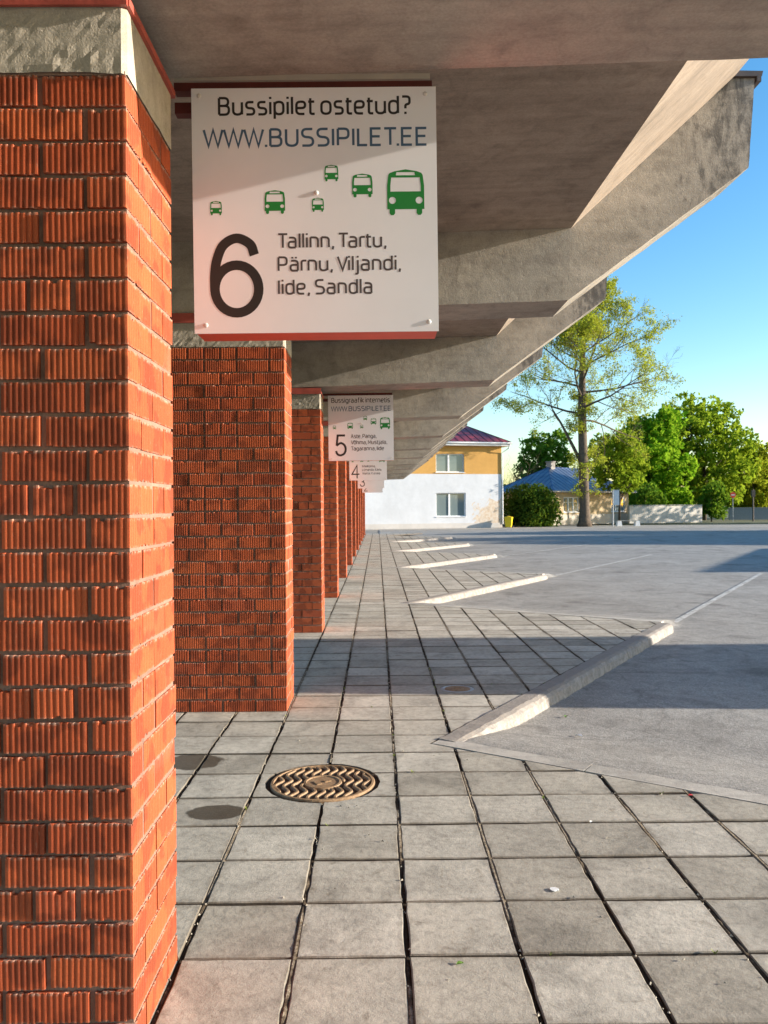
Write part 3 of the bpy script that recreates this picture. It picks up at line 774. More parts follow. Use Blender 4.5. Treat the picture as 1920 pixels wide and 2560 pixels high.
def stroke(mb, pts, hw, closed, ox, fx, fz, x0, z0, y):
    """Ribbon of half width hw (already in metres) along a path given in glyph units."""
    P_ = [Vector(((ox + p[0]) * fx + x0, p[1] * fz + z0, 0)) for p in pts]
    Q = [P_[0]]
    for p in P_[1:]:
        if (p - Q[-1]).length > 1e-6: Q.append(p)
    n = len(Q); L_, R_ = [], []
    for i in range(n):
        a = Q[i - 1] if (i or closed) else None; b = Q[(i + 1) % n] if (i < n - 1 or closed) else None
        d1 = (Q[i] - a).normalized() if a is not None else None; d2 = (b - Q[i]).normalized() if b is not None else None
        d1 = d1 or d2; d2 = d2 or d1
        n1, n2 = Vector((-d1.y, d1.x, 0)), Vector((-d2.y, d2.x, 0)); m = n1 + n2
        m = m.normalized() if m.length > .2 else n1
        k_ = hw / max(.42, m.dot(n1)); L_.append(Q[i] + m * k_); R_.append(Q[i] - m * k_)
    vs = [(v.x, y, v.y) for pr_ in zip(L_, R_) for v in pr_]; m = n if closed else n - 1
    mb.add(vs, [(2 * i + 1, 2 * ((i + 1) % n) + 1, 2 * ((i + 1) % n), 2 * i) for i in range(m)])
def text_mesh(txt, x0, x1, zbase, cap, mat, weight=.074, gap=.25):
    digits = txt in DIGIT; mb = MB()
    if digits: runs = [(0.0, DIGIT[txt])]; total = .61; weight, gap = (.055 if txt == '6' else .045), 0
    else:
        runs, x = [], 0.0
        for ch in txt:
            if ch == ' ': x += .22; continue
            if ch in 'TVWt' and x: x -= .07
            w, st = GLYPH[ch]; runs.append((x, st)); x += w + gap - {'W': .10, 'V': .13, 'T': .15, 'r': .11, 't': .07, '.': .05, 'L': .05}.get(ch, 0)
        total = x - gap
    hw = cap * weight; fx = (x1 - x0 - 2 * hw) / total; k_ = 0
    for ox, st in runs:
        for pts, r, cl in st:
            k_ += 1; stroke(mb, rounded(pts, r, cl), hw, bool(cl), ox, fx, cap * (1 - 0 * weight), x0 + hw, zbase, -.0003 - .00003 * (k_ % 7))
    me = mb.mesh('lettering', False); me.materials.append(MT[mat]); return me
def bus_mesh():
    """Front view of a bus, 1 wide: body with holes for windscreen, roof sign and headlights."""
    cu = bpy.data.curves.new('bus', 'CURVE'); cu.dimensions = '2D'; cu.fill_mode = 'BOTH'
    def spl(pts):
        s = cu.splines.new('POLY'); s.points.add(len(pts) - 1); s.use_cyclic_u = True
        for p, q in zip(s.points, pts): p.co = (q[0], q[1], 0, 1)
    H = 1.24
    out = [(0.0, .16), (.06, .16), (.06, .05), (.10, 0.0), (.17, 0.0), (.21, .05), (.21, .16), (.79, .16), (.79, .05), (.83, 0), (.90, 0), (.94, .05), (.94, .16), (1.0, .16),
           (1.0, .80), (.965, 1.08), (.93, 1.14), (.80, 1.19), (.50, H), (.20, 1.19), (.07, 1.14), (.035, 1.08), (0, .80)]
    spl(out)
    spl([(.09, .64), (.91, .64), (.91, .80), (.885, 1.02), (.115, 1.02), (.09, .80)])
    spl([(.24, 1.08), (.76, 1.08), (.74, 1.165), (.26, 1.165)])
    for cx in (.14, .86): spl([(cx + .095 * math.cos(t), .40 + .095 * math.sin(t)) for t in [2 * math.pi * i / 16 for i in range(16)]])
    o = bpy.data.objects.new('bus', cu); COL.objects.link(o)
    dg = bpy.context.evaluated_depsgraph_get(); me = bpy.data.meshes.new_from_object(o.evaluated_get(dg))
    bpy.data.objects.remove(o); bpy.data.curves.remove(cu)
    for v in me.vertices: v.co = (v.co.x, -0.0003, v.co.y / H)
    me.name = 'bus_pictogram'; me.materials.clear(); me.materials.append(MT['green_print']); return me
BUSM = bus_mesh()
BUSES = [(.063, .105, .429, .481), (.261, .335, .432, .518), (.433, .476, .438, .489), (.480, .530, .548, .608), (.580, .654, .489, .575), (.707, .842, .423, .589)]
SIGNS = [('6', 'Bussipilet ostetud?', ['Tallinn, Tartu,', 'Pärnu, Viljandi,', 'Iide, Sandla']),
         ('5', 'Bussigraafik internetis', ['Aste, Panga,', 'Võhma, Mustjala,', 'Tagaranna, Iide']),
         ('4', 'Bussigraafik internetis', ['Kihelkonna,', 'Lümanda, Kärla,', 'Viana, Karala']),
         ('3', 'Bussigraafik internetis', []), ('2', 'Bussigraafik internetis', [])]
SLAB = {'6': 'large white number 6 bus platform sign in red box, hanging by the nearest pier', '5': 'white number 5 bus platform sign with green buses, by the third pier',
        '4': 'white number 4 platform sign just below and behind number 5', '3': 'small far platform sign showing number 3 below number 4', '2': 'farthest platform sign, number 2, lowest of the stepped signs'}
pm = MB(); pm.box(0, SW, 0, .006, 0, SW); panel_me = pm.mesh('panel'); panel_me.materials.append(MT['white_panel'])
bx = MB(); bx.box(.004, SW - .004, .0065, .155, .004, SW - .004); box_me = bx.mesh('box'); box_me.materials.append(MT['red_paint'])
br = MB(); br.box(-.068, SW - .012, .022, .068, SW + .004, SW + .0335); br.box(-.068, .004, .03, .07, SW - .075, SW - .035); br_me = br.mesh('bracket'); br_me.materials.append(MT['dark_red'])
bt = MB(); bt.box(-.066, SW - .02, .0105, .019, SW + .034, SW + .054); bt_me = bt.mesh('batten'); bt_me.materials.append(plain('pale batten', (.42, .39, .33), .8, .1))
bo = MB(); bo.lathe([(.0085, 0), (.0085, .0015), (.0065, .0034), (.003, .004)], n=12); bo_me = bo.mesh('bolt'); bo_me.materials.append(MT['bolt'])
for p in bo_me.polygons: p.use_smooth = True
for v in bo_me.vertices: v.co = (v.co.x, -v.co.z, v.co.y)
bo_me.flip_normals() if hasattr(bo_me, 'flip_normals') else None
for si, (num, title, dest) in enumerate(SIGNS):
    sg = thing('platform_sign', SLAB[num], 'sign', (-0.661, 2.92 + 2 * BAY * si, 2.256), 0, 'numbered platform signs under the canopy')
    sg.rotation_euler = (0, R(-0.35), 0)
    obj('panel', panel_me, None, sg); obj('box', box_me, None, sg); obj('bracket', br_me, None, sg); obj('batten', bt_me, None, sg)
    for (x, z) in ((.041, .030), (.853, .034), (.449, .507), (.028, .862), (.85, .862)): obj('bolt', bo_me, None, sg, (x, 0, z))
    tx = [(.096, .797), (.045, .845)][si > 0]
    obj('lettering', text_mesh(title, *tx, SW - .0956, .060, 'black_print'), None, sg)
    obj('lettering', text_mesh('WWW.BUSSIPILET.EE', .039, .857, SW - .2105, .060, 'blue_print'), None, sg)
    nx_ = {'6': (.046, .254), '5': (.075, .255), '4': (.045, .25), '3': (.06, .25), '2': (.06, .25)}[num]
    obj('number', text_mesh(num, *nx_, .052, .315, 'black_print'), None, sg)
    ends = {'6': (.702, .754, .650), '5': (.655, .80, .755), '4': (.62, .77, .73)}.get(num, ())
    for q, (tline, xe) in enumerate(zip(dest, ends)):
        obj('lettering', text_mesh(tline, .305, xe, .309 - .084 * q, .049, 'grey_print'), None, sg)
    for (a, b, c, d) in BUSES:
        o = obj('bus_pictogram', BUSM, None, sg, (a, 0, c)); o.scale = (b - a, 1, d - c)

# ------------------------------------------------------------------ manhole cover, valve lid
mh = thing('manhole_cover', 'round rusty manhole cover with wavy ribs set in the paving', 'manhole cover', (MAN[0], MAN[1], 0))
m = MB(); m.lathe([(.309, -.05), (.309, -.004), (.303, .003), (.290, .004), (.287, -.011)], n=48); obj('rim', m, 'iron', mh)
m = MB(); m.lathe([(.288, -.05), (.288, -.0108), (.15, -.0106), (.0, -.0104)], n=40); obj('dirty_floor', m, plain('rusty dirt', (.075, .045, .026), .95, .5, 30), mh)
def wavy(mb, pts, w, z0, z1):
    L_, R_ = [], []
    for i, p in enumerate(pts):
        a, b = pts[max(0, i - 1)], pts[min(len(pts) - 1, i + 1)]
        d = Vector((b[0] - a[0], b[1] - a[1], 0)).normalized(); n = Vector((-d.y, d.x, 0))
        L_.append(n * w + Vector((p[0], p[1], 0))); R_.append(Vector((p[0], p[1], 0)) - n * w)
    n = len(pts); vs = []
    for q in range(n): vs += [(*L_[q].xy, z0), ((L_[q] * .72 + R_[q] * .28).x, (L_[q] * .72 + R_[q] * .28).y, z1), ((L_[q] * .28 + R_[q] * .72).x, (L_[q] * .28 + R_[q] * .72).y, z1), (*R_[q].xy, z0)]
    fs = [(q * 4 + i, q * 4 + i + 1, q * 4 + 4 + i + 1, q * 4 + 4 + i) for q in range(n - 1) for i in range(3)] + [(0, 1, 2, 3), tuple((n - 1) * 4 + i for i in (3, 2, 1, 0))]
    mb.add(vs, fs)
for i in range(-5, 6):
    x = i * .0515; run = []
    runs = []
    for s in range(-60, 61):
        y = s * .0047; px_ = x + .019 * math.sin(y / .215 * 2 * math.pi * 1.15 + 0.4)
        r = math.hypot(px_, y)
        if .118 < r < .288: run.append((px_, y))
        else:
            if len(run) > 5: runs.append(run)
            run = []
    if len(run) > 5: runs.append(run)
    for r_ in runs:
        m = MB(); wavy(m, r_[::2], .0125, -.0105, .003); obj('rib', m, 'iron', mh)
m = MB(); m.lathe([(.115, -.0105), (.112, .002), (.098, .003), (.094, -.002), (.0, -.002)], n=36)
obj('centre_boss', m, 'iron', mh)
m = MB(); m.box(-.05, -.02, -.03, .03, -.0025, .003); m.box(.01, .05, -.012, .012, -.0025, .003); obj('emblem', m, 'iron', mh, (0, 0, 0), .5)

vl = thing('valve_lid', 'small grey round valve lid in the shaded paving near the kerb', 'valve lid', (VALVE[0], VALVE[1], 0))
m = MB(); m.lathe([(.15, -.05), (.15, -.004), (.125, .0), (.12, -.006), (.118, -.006)], n=28); obj('ring', m, 'galv', vl)
m = MB(); m.lathe([(.116, -.02), (.113, -.003), (.06, .001), (.0, .002)], n=28); m.box(-.03, .03, -.008, .008, 0, .007); obj('lid', m, 'iron', vl)

# ------------------------------------------------------------------ small litter on the paving
lf = plain('fresh green leaf', (.10, .20, .02), .6, .3)
def leaflet(x, y, s, a, mat, label, z=0.004, name='fallen_leaf', cat='leaf', group=None):
    m = MB(); n = 5
    vs = []
    for i in range(n + 1):
        t = i / n; w = math.sin(math.pi * t) * .34 + .02
        zc = .12 * math.sin(math.pi * t)
        vs += [((t - .5) * s, -w * s, (zc + .10) * s), ((t - .5) * s, 0, zc * s), ((t - .5) * s, w * s, (zc + .12) * s)]
    fs = [(i * 3 + j, i * 3 + j + 1, i * 3 + 4 + j, i * 3 + 3 + j) for i in range(n) for j in (0, 1)]
    m.add(vs, fs)
    return tag(obj(name, m, mat, None, (x, y, z), a), label, cat, group)
def at(px, py, z=0.0):      # point on the plane z seen at a pixel of the 1920 x 2560 photograph
    d = rot.to_3x3() @ Vector(((px - 960) / 2000, (1280 - py) / 2000, -1)); t = (z - EYE) / d.z
    return Vector((d.x * t, d.y * t, z))
p = at(1150, 2413); leaflet(p.x, p.y, .028, .4, lf, 'small curled green leaf lying on a slab near the bottom edge')
p = at(1415, 1788, ASPH * .8); leaflet(p.x, p.y, .05, 1.2, lf, 'green leaf lying on sunny asphalt right of the kerb', asph_z(p.x, p.y) + .006)
pf = plain('white feather', (.8, .8, .78), .7, .05)
p = at(1448, 1840, ASPH * .8); leaflet(p.x, p.y, .06, 2.4, pf, 'white feather lying on the asphalt in the bus bay', asph_z(p.x, p.y) + .006, 'feather', 'feather')
p = at(1478, 2056); leaflet(p.x, p.y, .022, .9, pf, 'tiny white scrap in a joint of the paving', .002, 'paper_scrap', 'scrap')
p = at(1727, 1991); rp = plain('red plastic', (.55, .03, .03), .4, .1); leaflet(p.x, p.y, .028, .2, rp, 'tiny red plastic scrap beside the flush edging', .004, 'plastic_scrap', 'scrap')
p = at(1386, 2226); m = MB()
pts = [((.019) * (1 + .35 * mnoise.noise(Vector((math.cos(t) * 2, math.sin(t) * 2, 4)))) * math.cos(t), .017 * (1 + .5 * mnoise.noise(Vector((math.cos(t) * 2, math.sin(t) * 2, 9)))) * math.sin(t)) for t in [2 * math.pi * i / 18 for i in range(18)]]
m.prism_z(pts, 0, .0035); tag(obj('bird_dropping', m, plain('chalky white', (.72, .72, .72), .8, .1, 40), None, (p.x, p.y, .003)), 'white bird dropping splashed on a slab at lower right', 'dropping')
grit = MB()
for i in range(900):   # crumbs of mortar and grit gathered in the joints
    if i < 700:
        x = X0 + PITX * random.randrange(-2, 10) + random.gauss(0, .006); y = random.uniform(2.3, 9)
    else: x, y = random.uniform(-.6, 3), random.uniform(2.3, 8)
    if bay_depth(x, y) >= 0: continue
    if math.hypot(x - MAN[0], y - MAN[1]) < .34: continue
    s = random.uniform(.002, .006); z = random.uniform(-.009, 0) if i < 700 else .0035
    grit.add([(x + random.uniform(-s, s) * 1.5, y - s, z), (x + s, y, z), (x, y + s * 1.4, z), (x - s, y, z), (x + s * .2, y + s * .2, z + s * 1.2)], [(0, 1, 4), (1, 2, 4), (2, 3, 4), (3, 0, 4)])
tag(obj('grit', grit, concrete('pale grit', (.42, .38, .31), 'World')), kind='stuff')

weeds = MB()
for i in range(46):   # seedlings and moss in the joints
    if random.random() < .6: x, y = X0 + PITX * random.randrange(-1, 9) + random.gauss(0, .004), random.uniform(2.4, 8)
    else: x, y = random.uniform(-.6, 3), Y0 + PITY * random.randrange(0, 14)
    if bay_depth(x, y) >= -.5 and bay_depth(x, y) > 0: continue
    for q in range(random.randrange(3, 8)):
        a = random.uniform(0, 6.28); h = random.uniform(.006, .017); w = h * .3; dx, dy = math.cos(a) * h * .9, math.sin(a) * h * .9
        weeds.add([(x - dy * .25, y + dx * .25, -.004), (x + dy * .25, y - dx * .25, -.004), (x + dx + dy * .2, y + dy - dx * .2, h * .7 - .002), (x + dx - dy * .2, y + dy + dx * .2, h * .7)], [(0, 1, 2, 3)])
tag(obj('weeds', weeds, plain('yellow green seedlings', (.20, .25, .04), .8, .3, 30), None), kind='stuff')

# ------------------------------------------------------------------ foliage
LEAFS = {
    'spring': leaf_mat('yellow green spring leaves', [(.24, .27, .03), (.38, .40, .045), (.52, .50, .07)]),
    'bright': leaf_mat('bright green leaves', [(.07, .20, .008), (.15, .34, .014), (.28, .44, .03)]),
    'dark': leaf_mat('dark green leaves', [(.035, .10, .012), (.07, .17, .018), (.13, .25, .03)], .4),
    'olive': leaf_mat('olive green leaves', [(.10, .18, .014), (.20, .29, .02), (.34, .40, .035)]),
    'hedge': leaf_mat('deep green hedge leaves', [(.018, .045, .008), (.035, .080, .012), (.07, .12, .02)], .25),
    'willow': leaf_mat('yellow willow leaves', [(.14, .18, .012), (.26, .28, .018), (.38, .36, .035)])}
def leaf_cloud(name, pts, size, mat, parent):
    n = len(pts); a = rng.normal(size=(n, 3)); a /= np.linalg.norm(a, axis=1)[:, None]
    b = rng.normal(size=(n, 3)); b -= (a * b).sum(1)[:, None] * a; b /= np.linalg.norm(b, axis=1)[:, None]
    sc = (size * rng.uniform(.55, 1.35, n))[:, None]
    u, w = a * sc, b * sc * .62
    V = np.stack([pts - u, pts + w * .9 - u * .1, pts + u, pts - w * .9 - u * .1], 1).reshape(-1, 3)
    me = bpy.data.meshes.new(name); me.vertices.add(4 * n); me.vertices.foreach_set('co', V.ravel().astype(np.float32))
    me.loops.add(4 * n); me.loops.foreach_set('vertex_index', np.arange(4 * n, dtype=np.int32))
    me.polygons.add(n); me.polygons.foreach_set('loop_start', np.arange(0, 4 * n, 4, dtype=np.int32))
    me.update(calc_edges=True)
    return obj(name, me, mat, parent)
def lobes_points(lobes, n, clump=0.9, thr=0.0):
    out = []; vol = np.array([l[3] * l[4] * l[5] for l in lobes]) ** .75; vol = vol / vol.sum()
    for l, fr in zip(lobes, vol):
        m = int(n * fr * 2.2); d = rng.normal(size=(m, 3)); d /= np.linalg.norm(d, axis=1)[:, None]
        r = rng.uniform(.15, 1, m) ** .45
        fr_ = np.array([1 + .30 * mnoise.noise(Vector(x * 2.2 + np.array(l[:3]))) for x in d])
        p = np.array(l[:3]) + d * (r * fr_)[:, None] * np.array(l[3:6])
        keep = np.array([mnoise.noise(Vector(q) / clump) > thr + .05 * random.random() for q in p])
        out.append(p[keep])
    p = np.concatenate(out); rng.shuffle(p); return p[:n]
def lobes_for(h0, h1, r, n, seed):
    rr = random.Random(seed); L = []
    for i in range(n):
        t = (i + .5) / n; z = h0 + (h1 - h0) * (.12 + .80 * t); rad = r * (.35 + .65 * math.sin(math.pi * min(.95, .18 + .72 * t)))
        ang = i * 2.4 + rr.uniform(-.4, .4); q = rad * rr.uniform(.35, .75)
        s = r * rr.uniform(.34, .52)
        L.append((q * math.cos(ang), q * math.sin(ang), z, s * 1.1, s * 1.1, s * .85))
    return L
def leafy_tree(label, loc, h, r, leaf, n, size, seed, trunk_r=.2, h0=1.2, thr=-.02, name='leafy_tree', cat='tree', group=None, nl=14):
    t = thing(name, label, cat, loc, 0, group); rr = random.Random(seed)
    L = lobes_for(h0, h, r, nl, seed)
    leaf_cloud('crown', lobes_points(L, n, r * .22, thr), size, LEAFS[leaf], t)
    m = MB(); m.tube([(0, 0, -.15), (.05, 0, h * .25), (rr.uniform(-.2, .2), rr.uniform(-.2, .2), h * .55), (rr.uniform(-.3, .3), 0, h * .88)], [trunk_r, trunk_r * .8, trunk_r * .5, .03], 7)
    for l in L:
        z0 = max(h * .15, l[2] - abs(l[0]) - 1.0)
        m.tube([(0, 0, z0), (l[0] * .55, l[1] * .55, (z0 + l[2]) / 2), (l[0], l[1], l[2] + l[5] * .6)], [trunk_r * .42, trunk_r * .25, .015], 5)
    smooth(obj('trunk', m, 'bark', t)); return t

def grow(mb, leaves, start, dirn, length, rad, level, rr, bend=0.0, nleaf=10):
    """One limb with side shoots; leaf positions are collected near the shoots' ends."""
    n = 5; pts = [Vector(start)]; d = Vector(dirn).normalized()
    for i in range(n):
        d = (d + Vector((rr.gauss(0, .13), rr.gauss(0, .13), rr.gauss(0, .09) + bend))).normalized(); pts.append(pts[-1] + d * (length / n))
    rads = [rad * (1 - .82 * i / n) for i in range(n + 1)]
    mb.tube([p[:] for p in pts], rads, 6 if level < 2 else 3, False)
    if level >= 3:
        for _ in range(nleaf):
            t = rr.uniform(.25, 1.0) * n; i = min(n - 1, int(t)); q = pts[i].lerp(pts[i + 1], t - i)
            leaves.append((q.x + rr.gauss(0, .16), q.y + rr.gauss(0, .16), q.z + rr.gauss(0, .14)))
        return
    k = {0: 10, 1: 7, 2: 5}[level]
    for j in range(k):
        t = (.22 + .78 * (j + rr.random() * .7) / k) * n; i = min(n - 1, int(t)); q = pts[i].lerp(pts[i + 1], min(1, t - i))
        dd = (pts[min(n, i + 1)] - pts[i]).normalized()
        side = dd.cross(Vector((rr.gauss(0, 1), rr.gauss(0, 1), rr.gauss(0, 1)))).normalized()
        nd = (dd * rr.uniform(.55, .9) + side * rr.uniform(.6, .95)).normalized()
        grow(mb, leaves, q, nd, length * (1 - .45 * t / n) * rr.uniform(.42, .62), max(.009, rads[i] * .5), level + 1, rr, bend * .8 + (.015 if level == 0 else 0), nleaf)

# tall, thinly leaved street tree
big = thing('street_tree', 'tall thinly leaved spring tree with thick trunk in front of blue roofed house', 'tree', (17.1, 66.0, -.1))
rr = random.Random(5); tr = MB(); lv = []
trunk = [(0, 0, 0), (.02, 0, .5), (0, 0, 1.6), (-.05, 0, 4.5), (-.12, .05, 8), (-.15, 0, 11), (-.05, .1, 14), (.1, .1, 17), (.25, 0, 20.6)]
tr.tube(trunk, [.66, .50, .42, .39, .36, .31, .23, .13, .03], 12)
tvec = [Vector(p) for p in trunk]
def on_trunk(z):
    for a, b in zip(tvec, tvec[1:]):
        if a.z <= z <= b.z: return a.lerp(b, (z - a.z) / (b.z - a.z))
    return tvec[-1]
N0 = 27
for i in range(N0):
    z = 8.8 + 10.8 * (i / N0) ** .92; a = i * 2.39996 + .5
    el = .16 + 1.0 * (i / N0) + rr.gauss(0, .10); ln = (4.6 + 3.3 * math.sin(math.pi * min(1, i / N0 * 1.4 + .2))) * (1 - .5 * i / N0) * rr.uniform(.85, 1.15)
    if math.cos(a) > .6: ln *= 1.15
    grow(tr, lv, on_trunk(z), (math.cos(a) * math.cos(el), math.sin(a) * math.cos(el), math.sin(el)), ln, .105 - .06 * i / N0, 0, rr, .035, 9)
# low right fork and a bare leaning limb on the left
grow(tr, lv, (.05, -.1, 3.4), (.35, -.1, 1), 3.2, .12, 1, rr, .02, 20)
tr.tube([(-.1, 0, 5.0), (-1.0, 0, 6.8), (-1.9, .1, 8.6), (-2.9, 0, 10.2)], [.16, .13, .09, .03], 6)
grow(tr, lv, (-1.9, .1, 8.6), (-.5, 0, .8), 3.0, .07, 1, rr, .02, 5)
for i in range(40):   # epicormic tufts on the trunk
    z = rr.choice([rr.uniform(2.2, 5.6), rr.uniform(7.6, 9.6), rr.uniform(8.4, 12.5)]); q = on_trunk(z); a = rr.uniform(0, 6.28)
    grow(tr, lv, q, (math.cos(a), math.sin(a), .4), rr.uniform(.7, 1.7), .03, 2, rr, .0, 26)
smooth(obj('trunk', tr, 'bark', big))
lv = np.array(lv); lk = np.array([mnoise.noise(Vector(q) / 1.9) > -.22 for q in lv]); leaf_cloud('crown', lv[lk], .078, LEAFS['spring'], big)

# trees and shrubs behind
TG = 'trees behind the low white wall'
leafy_tree('round dark green tree rising behind the blue roof, left of the tall trunk', (19.4, 92, -.2), 10.4, 3.9, 'dark', 7000, .24, 21, .22, 1.5, .03)
leafy_tree('small yellow green tree overhanging the right end of the blue roof', (22.1, 73.0, -.2), 8.2, 2.9, 'olive', 6500, .19, 22, .12, 2.9, .0)
leafy_tree('dense bright green tree behind the left end of the white wall', (30.0, 88, -.2), 12.3, 4.7, 'bright', 16000, .26, 23, .25, 1.0, -.05, group=TG)
leafy_tree('tallest wide green tree behind the right end of the white wall', (39.3, 96, -.2), 14.2, 5.6, 'olive', 15000, .28, 24, .3, 1.6, .04, group=TG, nl=18)
leafy_tree('dark green tree filling the gap between the bright and the widest tree', (34.6, 99, -.2), 12.6, 3.6, 'dark', 8000, .28, 25, .2, 1.0, .0, group=TG)
leafy_tree('low yellow tree at the right picture edge behind the traffic sign', (47.5, 101, -.2), 9.6, 4.2, 'willow', 9000, .26, 26, .2, .8, .0)
leafy_tree('dark small tree at far right above the grey low wall', (50.5, 104, -.2), 5.2, 3.4, 'dark', 3200, .26, 27, .15, .3, -.05)
leafy_tree('blue green bush behind the right end of the white wall', (36.0, 86, -.2), 4.4, 1.9, 'dark', 2600, .18, 28, .08, .2, -.1, 'bush', 'bush', nl=9)
leafy_tree('dark bush above the middle of the white wall', (27.6, 82.5, -.2), 3.9, 2.2, 'dark', 2600, .18, 29, .08, .2, -.1, 'bush', 'bush', nl=9)
leafy_tree('wide dark green bush between the white building and the blue roofed house', (12.95, 67.6, -.2), 3.35, 2.5, 'hedge', 13000, .12, 30, .06, .0, -.35, 'bush', 'bush', nl=22)
sb = thing('bare_shrub', 'tall brown leafless shrub beside the white building, under the dark tree', 'shrub', (14.9, 86, -.2))
m = MB(); dump = []
for i in range(26):
    a = random.uniform(0, 6.28); q = random.uniform(0, 1.6)
    grow(m, dump, (q * math.cos(a), q * math.sin(a), 0), (math.cos(a) * .28, math.sin(a) * .28, 1), random.uniform(4.5, 7.2), .06, 1, random.Random(i), 0, 1)
obj('twigs', m, 'twig', sb)
# far wood closing the view
far = []
for i in range(42):
    x = -40 + i * 6.2 + random.uniform(-2, 2); y = 190 + random.uniform(-15, 25); h = random.uniform(5, 8.5)
    far.append((x, y, h * .45, random.uniform(4, 7), 5, h * .55))
fw = leaf_cloud('distant_woods', lobes_points(far, 16000, 2.0, -.2), .8, LEAFS['dark'], None); tag(fw, kind='stuff')

# ------------------------------------------------------------------ buildings
def wall_holes(x0, x1, z0, z1, holes, y0, y1):
    xs_ = sorted({x0, x1, *[h[0] for h in holes], *[h[1] for h in holes]}); zs_ = sorted({z0, z1, *[h[2] for h in holes], *[h[3] for h in holes]})
    mb = MB()
    for a, b in zip(xs_, xs_[1:]):
        for c, d in zip(zs_, zs_[1:]):
            if not any(h[0] <= a and b <= h[1] and h[2] <= c and d <= h[3] for h in holes): mb.box(a, b, y0, y1, c, d)
    return mb
PANE = glass_mat('window pane', (.16, .20, .20)); BLIND = plain('pale blind', (.50, .52, .50), .7, .1, 3)
def window(parent, x0, x1, z0, z1, yd, bars=(.45,), sill=True, fr=.075, cross=()):
    w = obj('window', None, None, parent, (0, 0, 0))
    f = MB()
    f.box(x0, x1, yd - .05, yd + .05, z0, z0 + fr); f.box(x0, x1, yd - .05, yd + .05, z1 - fr, z1)
    xs_ = [x0, *[x0 + (x1 - x0) * b for b in bars], x1]
    f.box(x0, x0 + fr, yd - .05, yd + .05, z0 + fr, z1 - fr); f.box(x1 - fr, x1, yd - .05, yd + .05, z0 + fr, z1 - fr)
    for b in xs_[1:-1]: f.box(b - fr * .9, b + fr * .9, yd - .06, yd + .05, z0 + fr, z1 - fr)
    for c in cross: f.box(x0 + fr, x1 - fr, yd - .045, yd + .045, z0 + (z1 - z0) * c - .025, z0 + (z1 - z0) * c + .025)
    obj('frame', f, 'white_paint', w)
    for a, b in zip(xs_, xs_[1:]):
        p = MB(); p.box(a + fr * .8, b - fr * .8, yd + .0, yd + .02, z0 + fr * .9, z1 - fr * .9); obj('pane', p, PANE, w)
        q = MB(); q.box(a + fr * .8, b - fr * .8, yd + .14, yd + .15, z0 + fr + (z1 - z0) * .12, z1 - fr); obj('blind', q, BLIND, w)
    if sill:
        s = MB(); s.box(x0 - .05, x1 + .05, -.06, yd, z0 - .05, z0 - .004); obj('sill', s, 'white_paint', w)
    return w
def hip_roof(parent, x0, x1, y0, y1, ze, zr, mat, seam_mat, step=.55, run=None):
    """Hipped metal roof with standing seams; eaves at ze, ridge at zr along x."""
    ym = (y0 + y1) / 2; dd = run or (y1 - y0) / 2; rx0, rx1 = x0 + dd, x1 - dd
    m = MB(); m.add([(x0, y0, ze), (x1, y0, ze), (x1, y1, ze), (x0, y1, ze), (rx0, ym, zr), (rx1, ym, zr)],
                    [(0, 1, 5, 4), (1, 2, 5), (2, 3, 4, 5), (3, 0, 4), (3, 2, 1, 0)])
    rf = obj('roof', m, mat, parent)
    def seam(a, b):
        a, b = Vector(a), Vector(b); s = MB(); s.tube([a + Vector((0, 0, .012)), b + Vector((0, 0, .012))], [.022, .022], 4)
        obj('seam', s, seam_mat, rf)
    x = x0 + step / 2
    while x < x1:                                   # front slope
        t = min(1, (x - x0) / dd, (x1 - x) / dd); seam((x, y0, ze), (x, y0 + (ym - y0) * t, ze + (zr - ze) * t)); x += step
    y = y0 + step / 2
    while y < y1:                                   # both ends
        t = 1 - abs(y - ym) / (ym - y0)
        seam((x1, y, ze), (x1 - dd * t, y, ze + (zr - ze) * t)); seam((x0, y, ze), (x0 + dd * t, y, ze + (zr - ze) * t)); y += step
    for e in ((x0, y0), (x1, y0), (x1, y1), (x0, y1)):
        seam((*e, ze), (rx0 if e[0] == x0 else rx1, ym, zr))
    seam((rx0, ym, zr), (rx1, ym, zr))
    return rf
def metal_roof(name, c, metal=0.0):
    k = NT(name); v = k.coord('Object')
    k.col(k.ramp(k.noise(v, 1.2, 5, 0.65), [(.3, tuple(x * .6 for x in c)), (.55, c), (.75, tuple(x * 1.4 for x in c))]))
    k.rough(0.38); k.b.inputs['Metallic'].default_value = metal; k.b.inputs['Specular IOR Level'].default_value = 0.6; k.bump(k.noise(v, 3, 3), .1, .02); return k.m

# two-storey building, white below and ochre above
wb = thing('plastered_building', 'two storey building, white below and ochre above, with maroon metal roof', 'building', (10.1, 65.0, -.12), R(14))
LW, DP = 16.0, 8.5
up_w = (-5.60, -3.20, 4.50, 5.98); lo_w = (-5.60, -3.10, .95, 2.85)
win_x2 = []
ups = [up_w] + [(a, b, 4.5, 5.98) for a, b in win_x2]; los = [lo_w] + [(a, b, .95, 2.85) for a, b in win_x2]
WHITE_PL = plaster('white plaster', (.59, .605, .635), True); OCHRE = plaster('ochre plaster', (.55, .31, .095))
obj('lower_wall', wall_holes(-LW, 0, 0, 4.36, los, 0, .35), WHITE_PL, wb)
obj('upper_wall', wall_holes(-LW, 0, 4.363, 6.62, ups, .012, .35), OCHRE, wb)
m = MB(); m.box(-.35, -.002, .352, DP, 0, 6.62); m.box(-LW, -LW + .35, .352, DP, 0, 6.62); m.box(-LW + .352, -.352, DP - .35, DP, 0, 6.62); obj('side_wall', m, OCHRE, wb)
for h in ups: window(wb, h[0], h[1], h[2], h[3], .20, (.46,))
for h in los: window(wb, h[0], h[1], h[2], h[3], .20, (.46,))
